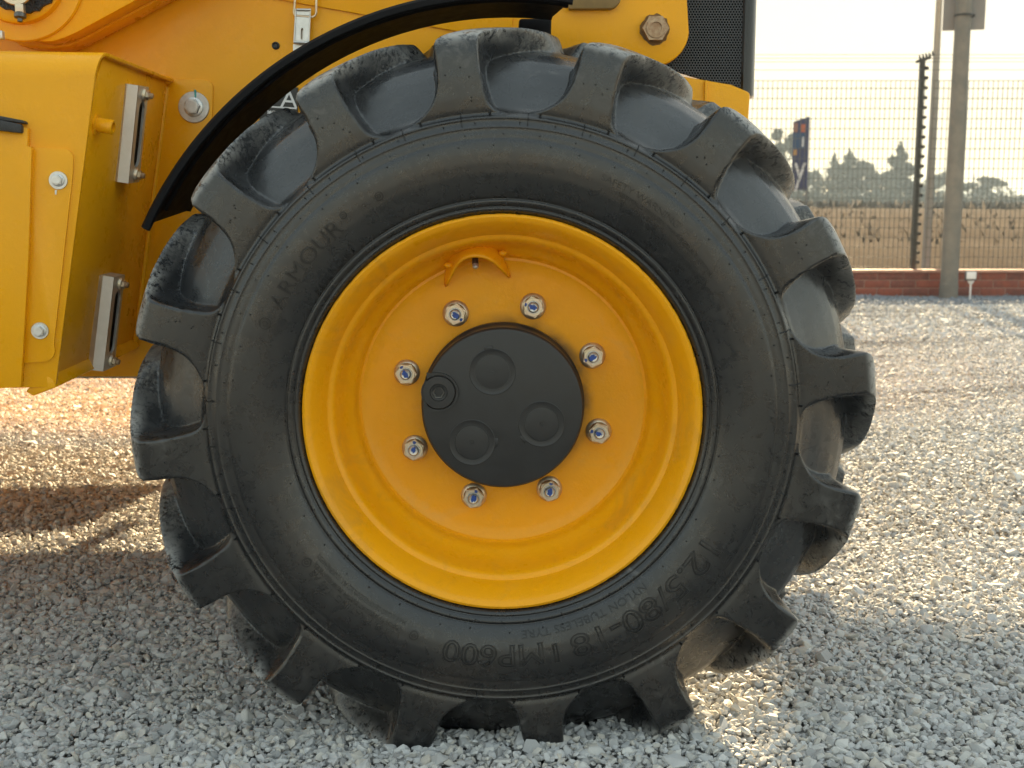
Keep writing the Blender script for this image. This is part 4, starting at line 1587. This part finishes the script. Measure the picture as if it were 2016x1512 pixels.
def make_body_details():
    n = Vector((0, -1, 0))
    # raised patch and its washered bolt
    mb = MB()
    pts = [(318, 168), (336, 156), (400, 156)] + rc(402, 174, 17, -90, 0, 8) + [(411, 520), (300, 520)]
    mb.prism(poly(pts, YB - 0.004), Vector((0, 0.0045, 0)))
    part(mb, 'mounting_plate', M_YEL, bevel=0.0015)
    b = hexbolt('hex_bolt', P(382, 211, YB - 0.004), n, 0.0245, 0.0122, [M_STEEL, M_STEEL], hh=0.012, spin=0.1)
    mb = MB()
    mb.prism(poly([(382, 176), (386, 177), (386, 192), (383, 191)], YB - 0.0082), Vector((0, 0.0012, 0)))
    part(mb, 'paint_mark', M_TEAL, LOADER)
    # rusty nut at the right
    mb = MB()
    c = P(1289, 58, YB)
    rr = 0.0208
    hx = [c + Vector((rr * math.cos(k * math.pi / 3), 0, rr * math.sin(k * math.pi / 3))) for k in range(6)]
    mb.prism(hx, Vector((0, -0.016, 0)), mi=0)
    mb.lathe([(0.0155, 0.0155), (0.0150, 0.0185), (0.0090, 0.0190), (0.0086, 0.006), (0.004, 0.006), (0.0034, 0.010), (0, 0.0105)], c, n, 32, mi=0)
    mb.lathe([(0.0086, 0.0135), (0.0080, 0.0062), (0, 0.0062)], c, n, 24, mi=1)
    part(mb, 'hex_nut', [M_RUST, M_DARK], LOADER)
    mb = MB()
    r4 = random.Random(9)
    pts = []
    for k in range(26):
        a = 2 * math.pi * k / 26
        q = 1.0 + r4.uniform(-.04, .12)
        pts.append(c + Vector((0.0228 * q * math.cos(a), -0.0002, 0.0228 * q * math.sin(a))))
    mb.prism(pts, Vector((0, -0.0006, 0)))
    part(mb, 'rust_stain', mat_simple('rust_bleed', (0.20, 0.10, 0.03), 0.8), LOADER)
    # black rubber plug
    mb = MB()
    c = P(543, 90, YB)
    mb.lathe([(0.0062, 0), (0.0060, 0.0020), (0.0045, 0.0028), (0.0034, 0.0022), (0.0026, 0.0012), (0, 0.0012)], c, n, 24)
    part(mb, 'rubber_plug', M_CAP)
    # toggle latch with its wire loop
    yl = YB - 0.014
    mb = MB()
    outer = poly([(584, 19), (612, 19), (609, 82), (580, 82)], yl)
    hole = poly([(594, 55)] + [(595 + 2.2 * math.cos(R(a)), 57 + 2.2 * math.sin(R(a))) for a in (-100, -40, 0)] + [(597, 75), (595.5, 78), (593, 78), (591.8, 75), (592.4, 58)], yl)
    mb.prism(outer, Vector((0, 0.0018, 0)), holes=[hole])
    for a, b_ in (((582.5, 17), (579, 84)), ((611, 17), (608, 84))):
        q0, q1 = P(*a, yl - 0.0012), P(*b_, yl - 0.0012)
        mb.tube([q0, q1], 0.0013, 8)
    mb.tube([P(585, 19, yl - 0.001), P(612, 19.5, yl - 0.001)], 0.0022, 10)
    mb.tube([P(579, 83, yl), P(610, 84, yl)], 0.0026, 10)
    latch = part(mb, 'latch', M_STEEL)
    mb = MB()
    mb.prism(poly([(577, 87), (612, 87), (612, 150), (577, 150)], YB - 0.006), Vector((0, 0.005, 0)))
    o = part(mb, 'latch_base', M_STEEL, latch)
    mb = MB()
    mb.prism(poly([(589, 50), (600, 50), (599, 82), (588, 82)], YB - 0.006), Vector((0, 0.005, 0)))
    part(mb, 'latch_hook', M_STEEL, latch)
    mb = MB()
    lp = [(583, -60), (581, -10), (580, 12), (578.5, 24), (580, 29), (584, 31), (598, 32), (615, 33.5), (620, 31), (622.5, 26), (622.5, 5), (624, -60)]
    mb.tube([P(a, b_, yl + 0.001) for a, b_ in lp], 0.0019, 8)
    part(mb, 'wire_loop', M_ZINC, latch)
    # rating plate peeping out between mudguard and tyre
    mb = MB()
    mb.prism(poly([(512, 168), (586, 172), (584, 290), (510, 286)], YB - 0.0055), Vector((0, 0.005, 0)))
    dec = part(mb, 'rating_plate', M_DECAL)
    its = []
    def flat(txt, size, px, py, width=1.0):
        v, p = text_mesh(txt, size, 0.0003, align='CENTER', width=width)
        c = P(px, py, YB - 0.006)
        a = R(-4)
        its.append((np.stack([c.x + v[:, 0] * math.cos(a) - v[:, 1] * math.sin(a), c.y - v[:, 2], c.z + v[:, 0] * math.sin(a) + v[:, 1] * math.cos(a)], 1), p))
    flat('A', 0.037, 569, 197, 1.1)
    flat('MODEL NUMBER', 0.0088, 567, 224)
    link('lettering', join_texts(its, 'lettering'), M_WHITE, dec)
    mb = MB()
    mb.prism(poly([(516, 207.5), (584, 212), (584, 215), (516, 210.5)], YB - 0.0062), Vector((0, 0.0006, 0)))
    mb.prism(poly([(528, 219), (534, 218), (534, 224), (528, 224)], YB - 0.0062), Vector((0, 0.0006, 0)))
    part(mb, 'white_rule', M_WHITE, dec)

make_body_details()

# ---- pivot arm at the top left
def make_pivot():
    ya = 1.80
    mb = MB()
    edge = [(-400, -180), (0, 41), (18, 55), (40, 69), (62, 78), (85, 82), (105, 81), (125, 75), (150, 64), (320, -28), (520, -150)]
    mb.prism(poly(edge + [(520, -420), (-400, -420)], ya), Vector((0, 0.04, 0)))
    part(mb, 'pivot_arm', M_YEL, bevel=0.003)
    mb = MB()
    e2 = [(-400, -170), (0, 62), (40, 90), (100, 96), (135, 92), (170, 76), (350, -20), (560, -150)]
    mb.prism(poly(e2 + [(560, -420), (-400, -420)], ya + 0.046), Vector((0, 0.045, 0)))
    part(mb, 'pivot_arm_backing', M_YEL, bevel=0.003)
    n = Vector((0, -1, 0))
    c = P(40, -48, ya)
    mb = MB()
    mb.lathe([(0.096, -0.002), (0.096, 0.003), (0.094, 0.006), (0.072, 0.007), (0.070, 0.018), (0.066, 0.020), (0.05, 0.020)], c, n, 64)
    part(mb, 'pivot_boss', M_YEL)
    mb = MB()
    g = P(58, -32, ya)
    r5 = random.Random(12)
    pts = []
    for k in range(44):
        a = 2 * math.pi * k / 44
        q = 1 + r5.uniform(-.05, .05)
        pts.append(g + Vector((0.0505 * q * math.cos(a), -0.014, 0.0465 * q * math.sin(a))))
    mb.prism(pts, Vector((0, -0.012, 0)))
    for k in range(30):
        a, q = r5.uniform(0, 6.28), r5.uniform(0.015, 0.045)
        s = r5.uniform(.004, .010)
        bmesh.ops.create_icosphere(mb.bm, subdivisions=1, radius=s, matrix=Matrix.Translation(g + Vector((q * math.cos(a), -0.026, q * math.sin(a) * .9))) @ Matrix.Diagonal((1, 0.5, 0.8, 1)))
    part(mb, 'grease_collar', M_GREASE)
    mb = MB()
    c2 = P(36, -24, ya - 0.02)
    mb.lathe([(0.0268, 0.0), (0.0268, 0.010), (0.0255, 0.012), (0.0205, 0.012), (0.0195, 0.009), (0.0, 0.009)], c2, n, 40)
    part(mb, 'pivot_pin', M_ZINC)
    mb = MB()
    a, b = P(40.5, 9, ya - 0.034), P(40, 27, ya - 0.034)
    mb.box((a + b) / 2, (0.0125, 0.010, 0.0135), bevel=0.001)
    part(mb, 'grease_fitting', M_ZINC)
    mb = MB()
    d = Vector((0, -0.2, -1)).normalized()
    mb.lathe([(0.0072, 0), (0.0088, 0.002), (0.0084, 0.007), (0.0040, 0.009), (0.0036, 0.013), (0, 0.0135)], b - Vector((0, 0, -0.001)), d, 14)
    part(mb, 'grease_nipple', M_SOCKET)
    # pale corner of something at the far left
    mb = MB()
    mb.box(P(-6, 69, 1.72), (0.02, 0.01, 0.012), bevel=0.002)
    part(mb, 'grey_clip', M_ALU)

make_pivot()

# ---- box at the left
def make_box():
    yf0 = 1.555
    SH = 0.42                          # the front face turns away: y grows with x
    xr_t = P(178, 100, yf0).x
    xr_b = P(100, 762, yf0).x
    zt = P(330, 157, YB).z
    zb = P(100, 760, yf0).z
    def xr(z):
        return xr_b + (xr_t - xr_b) * (z - zb) / (zt - zb)
    xl = -1.6
    def sh(x, y):
        # shear only the front
        return y + (x - xr_t) * SH * max(0.0, (1.7 - y) / (1.7 - yf0)) * 0.35
    rr = 0.035
    prof = [(yf0, zb)]
    for i in range(9):
        a = R(180 - 90 * i / 8)
        prof.append((yf0 + rr + rr * math.cos(a), zt - rr + rr * math.sin(a)))
    prof.append((YB - 0.001, zt))
    # outer skin: front + rolled top as one bent sheet, thickness 5 mm
    th = 0.005
    inner = [(y + th if i == 0 else y, z) for i, (y, z) in enumerate(prof)]
    inner = [(yf0 + th, zb)]
    for i in range(9):
        a = R(180 - 90 * i / 8)
        inner.append((yf0 + rr + (rr - th) * math.cos(a), zt - rr + (rr - th) * math.sin(a)))
    inner.append((YB - 0.001, zt - th))
    ring = prof + inner[::-1]
    lip = 0.010
    mb = MB()
    R0 = [mb.bm.verts.new((xr(z) + lip, sh(xr(z) + lip, y), z)) for y, z in ring]
    L0 = [mb.bm.verts.new((xl, sh(xl, y), z)) for y, z in ring]
    k = len(ring)
    for i in range(k):
        mb.bm.faces.new([R0[i], R0[(i + 1) % k], L0[(i + 1) % k], L0[i]])
    mb.bm.faces.new(R0); mb.bm.faces.new(L0[::-1])
    box = part(mb, 'side_box', M_YEL, bevel=0.0012)
    # right-hand cheek
    mb = MB()
    a = [Vector((xr(zb), sh(xr(zb), yf0 + 0.003), zb)), Vector((xr(zt), sh(xr(zt), yf0 + 0.003), zt - 0.05)), Vector((xr(zt), yf0 + 0.05, zt - 0.004)), Vector((xr(zt), YB, zt - 0.004)), Vector((xr(zb), YB, zb + 0.012))]
    mb.prism(a, Vector((-0.012, 0, 0)))
    part(mb, 'cheek_plate', M_YEL, box, bevel=0.001)
    # bottom flange of the cheek
    mb = MB()
    y0, y1 = sh(xr(zb), yf0), YB
    f0 = Vector((xr(zb) - 0.01, y0, zb - 0.001))
    mb.prism([Vector((xr(zb) - 0.004, y0, zb + 0.020)), Vector((xr(zb) + 0.006, y0, zb + 0.012)), Vector((xr(zb) + 0.012, y0, zb + 0.000)), Vector((xr(zb) - 0.02, y0, zb - 0.012)), Vector((xr(zb) - 0.03, y0, zb - 0.006))], Vector((0.0, y1 - y0, 0.014)))
    part(mb, 'bottom_flange', M_YEL, box, bevel=0.002)
    mb = MB()
    bmesh.ops.create_uvsphere(mb.bm, u_segments=16, v_segments=10, radius=0.0085, matrix=Matrix.Translation(P(326, 158, YB - 0.012)) @ Matrix.Diagonal((1.1, 1, 0.85, 1)))
    for f in mb.bm.faces:
        f.smooth = True
    part(mb, 'weld_bead', M_YEL, box)
    # weld along the rear edge of the cheek
    mb = MB()
    mb.tube([Vector((xr(z) + 0.001, YB - 0.004, z)) for z in np.linspace(zb + 0.02, zt - 0.012, 14)], 0.004, 8)
    part(mb, 'weld_seam', M_YEL, box)

    # front-face frame: points by pixel on the sheared front plane
    o = Vector((xr_t, sh(xr_t, yf0), zt)); e1 = Vector((xl, sh(xl, yf0), zt)) - o; e2 = Vector((0, 0, -1))
    nrm = e1.cross(e2).normalized()
    if nrm.y > 0:
        nrm = -nrm
    def F(px, py, lift):
        return PP(px, py, o + nrm * lift, nrm)
    # strip plate with rounded corners, carrying two bolts
    mb = MB()
    pts = [(48, 289), (118, 293)] + rc(124, 313, 20, -85, 5, 8) + [(143, 345), (106, 676)] + rc(86, 690, 22, 0, 85, 8) + [(44, 715)]
    mb.prism([F(a_, b_, 0.004) for a_, b_ in pts], -nrm * 0.0045)
    part(mb, 'strip_plate', M_YEL, box, bevel=0.0015)
    for (px, py, w) in ((115, 355, 0.0118), (79, 651, 0.0112)):
        hexbolt('hex_bolt', F(px, py, 0.004), nrm, w, 0.0066, [M_STEEL, M_STEEL], box, hh=0.008, wt=0.0022)
    mb = MB()
    pts = [F(108, 374, 0.0046), F(112, 374, 0.0046), F(111, 383, 0.0046), F(108, 383, 0.0046)]
    mb.prism(pts, -nrm * 0.0008)
    part(mb, 'paint_mark', M_WHITE, box)
    # door panel at the far left, proud of the face
    mb = MB()
    pts = [(-420, 150), (-60, 236), (43, 250), (54, 252), (54, 288), (62, 290), (56, 500), (41, 762), (-420, 790)]
    mb.prism([F(a_, b_, 0.014) for a_, b_ in pts], -nrm * 0.0135)
    part(mb, 'door_panel', M_YEL, box, bevel=0.002)
    mb = MB()
    mb.prism([F(a_, b_, 0.020) for a_, b_ in ((-200, 196), (0, 228), (46, 237), (48, 243), (0, 236), (-200, 206))], -nrm * 0.02)
    part(mb, 'gutter', M_SEAL, box, bevel=0.001)
    mb = MB()
    mb.prism([F(a_, b_, 0.024) for a_, b_ in ((-200, 206), (0, 236), (40, 244), (43, 250), (42, 262), (0, 257), (-200, 228))], -nrm * 0.012)
    part(mb, 'rubber_seal', M_SEAL, box, bevel=0.002)
    # pipe stub on the cheek
    ox, oy = Vector((xr(0.85), 1.6, 0.85)), None
    cn = Vector((1, 0, -(xr_t - xr_b) / (zt - zb))).normalized()
    co = Vector((xr(0.7), 1.7, 0.7))
    c = PP(178, 243, co, cn)
    mb = MB()
    q = cn.to_track_quat('Z', 'Y')
    hx = [c + q @ Vector((0.0155 * math.cos(t * math.pi / 3), 0.0155 * math.sin(t * math.pi / 3), 0)) for t in range(6)]
    mb.prism(hx, cn * 0.010)
    mb.lathe([(0.0098, 0.008), (0.0098, 0.030), (0.0088, 0.031), (0.0066, 0.031), (0.0062, 0.018), (0, 0.018)], c, cn, 28)
    part(mb, 'pipe_stub', M_YEL, box)
    # the two slotted aluminium keeps
    def keep(p_tl, p_bl, hole_t, hole_b):
        A, B = PP(*p_tl, co, cn), PP(*p_bl, co, cn)
        up = (A - B)
        hgt = up.length
        up.normalize()
        back = up.cross(cn).normalized()
        if back.y < 0:
            back = -back
        w, dpt = 0.0225, 0.052
        base = B
        def K(u, v, t):            # u along depth, v up, t out of the cheek
            return base + back * u + up * v + cn * t
        mb = MB()
        ch = 0.009
        # bar: section with a chamfered front
        sec = [(0.0, 0.0), (0.0, 0.012), (0.004, w), (0.004, w)]
        outer = [K(0.004, 0, w), K(dpt, 0, w), K(dpt, hgt, w), K(0.004, hgt, w)]
        hc = dpt * 0.60
        sl = []
        hr = 0.0125
        for i in range(9):
            t = R(0 + 180 * i / 8)
            sl.append(K(hc + hr * math.cos(t), hgt * 0.76 + hr * math.sin(t), w))
        for i in range(9):
            t = R(180 + 180 * i / 8)
            sl.append(K(hc + hr * math.cos(t), hgt * 0.25 + hr * math.sin(t), w))
        mb.prism(outer, -cn * 0.004, holes=[sl])
        # front wall in two facets, top and bottom ends
        mb.prism([K(0.0025, 0, 0), K(0.0025, hgt, 0), K(0.0, hgt, 0.008), K(0.0, 0, 0.008)], back * 0.003)
        mb.prism([K(0.0, 0, 0.008), K(0.0, hgt, 0.008), K(0.004, hgt, w), K(0.004, 0, w)], back * 0.003)
        mb.prism([K(0.003, 0, 0), K(0.007, 0, w - 0.0045), K(dpt, 0, w - 0.0045), K(dpt, 0, 0)], up * 0.003)
        mb.prism([K(0.003, hgt, 0), K(0.007, hgt, w - 0.0045), K(dpt, hgt, w - 0.0045), K(dpt, hgt, 0)], -up * 0.003)
        kp = part(mb, 'slotted_keep', M_ALU, box)
        mb = MB()
        mb.prism([K(0.010, 0.004, 0.0160), K(dpt, 0.004, 0.0160), K(dpt, hgt - 0.004, 0.0160), K(0.010, hgt - 0.004, 0.0160)], -cn * 0.004)
        part(mb, 'slot_backing', M_SLOT, box)  # dark slab painting the shaded inside of the slot
        for v in (0.085, 0.915):
            c = K(dpt * 0.62, hgt * v, w)
            mb = MB()
            mb.lathe([(0.0095, -0.0005), (0.0095, 0.002), (0.0085, 0.004), (0.0065, 0.0045)], c, cn, 24, mi=0)
            q = cn.to_track_quat('Z', 'Y')
            hx = [c + q @ Vector((0.0068 * math.cos(t * math.pi / 3 + .4), 0.0068 * math.sin(t * math.pi / 3 + .4), 0.003)) for t in range(6)]
            mb.prism(hx, cn * 0.0055, mi=0)
            mb.lathe([(0.0042, 0.008), (0.0042, 0.0125), (0.0034, 0.0135), (0, 0.0135)], c, cn, 14, mi=1)
            part(mb, 'clamp_screw', [M_ZINC, M_RUST], box)
    keep((239, 163), (220, 356), None, None)
    keep((192, 541), (171, 727), None, None)

make_box()
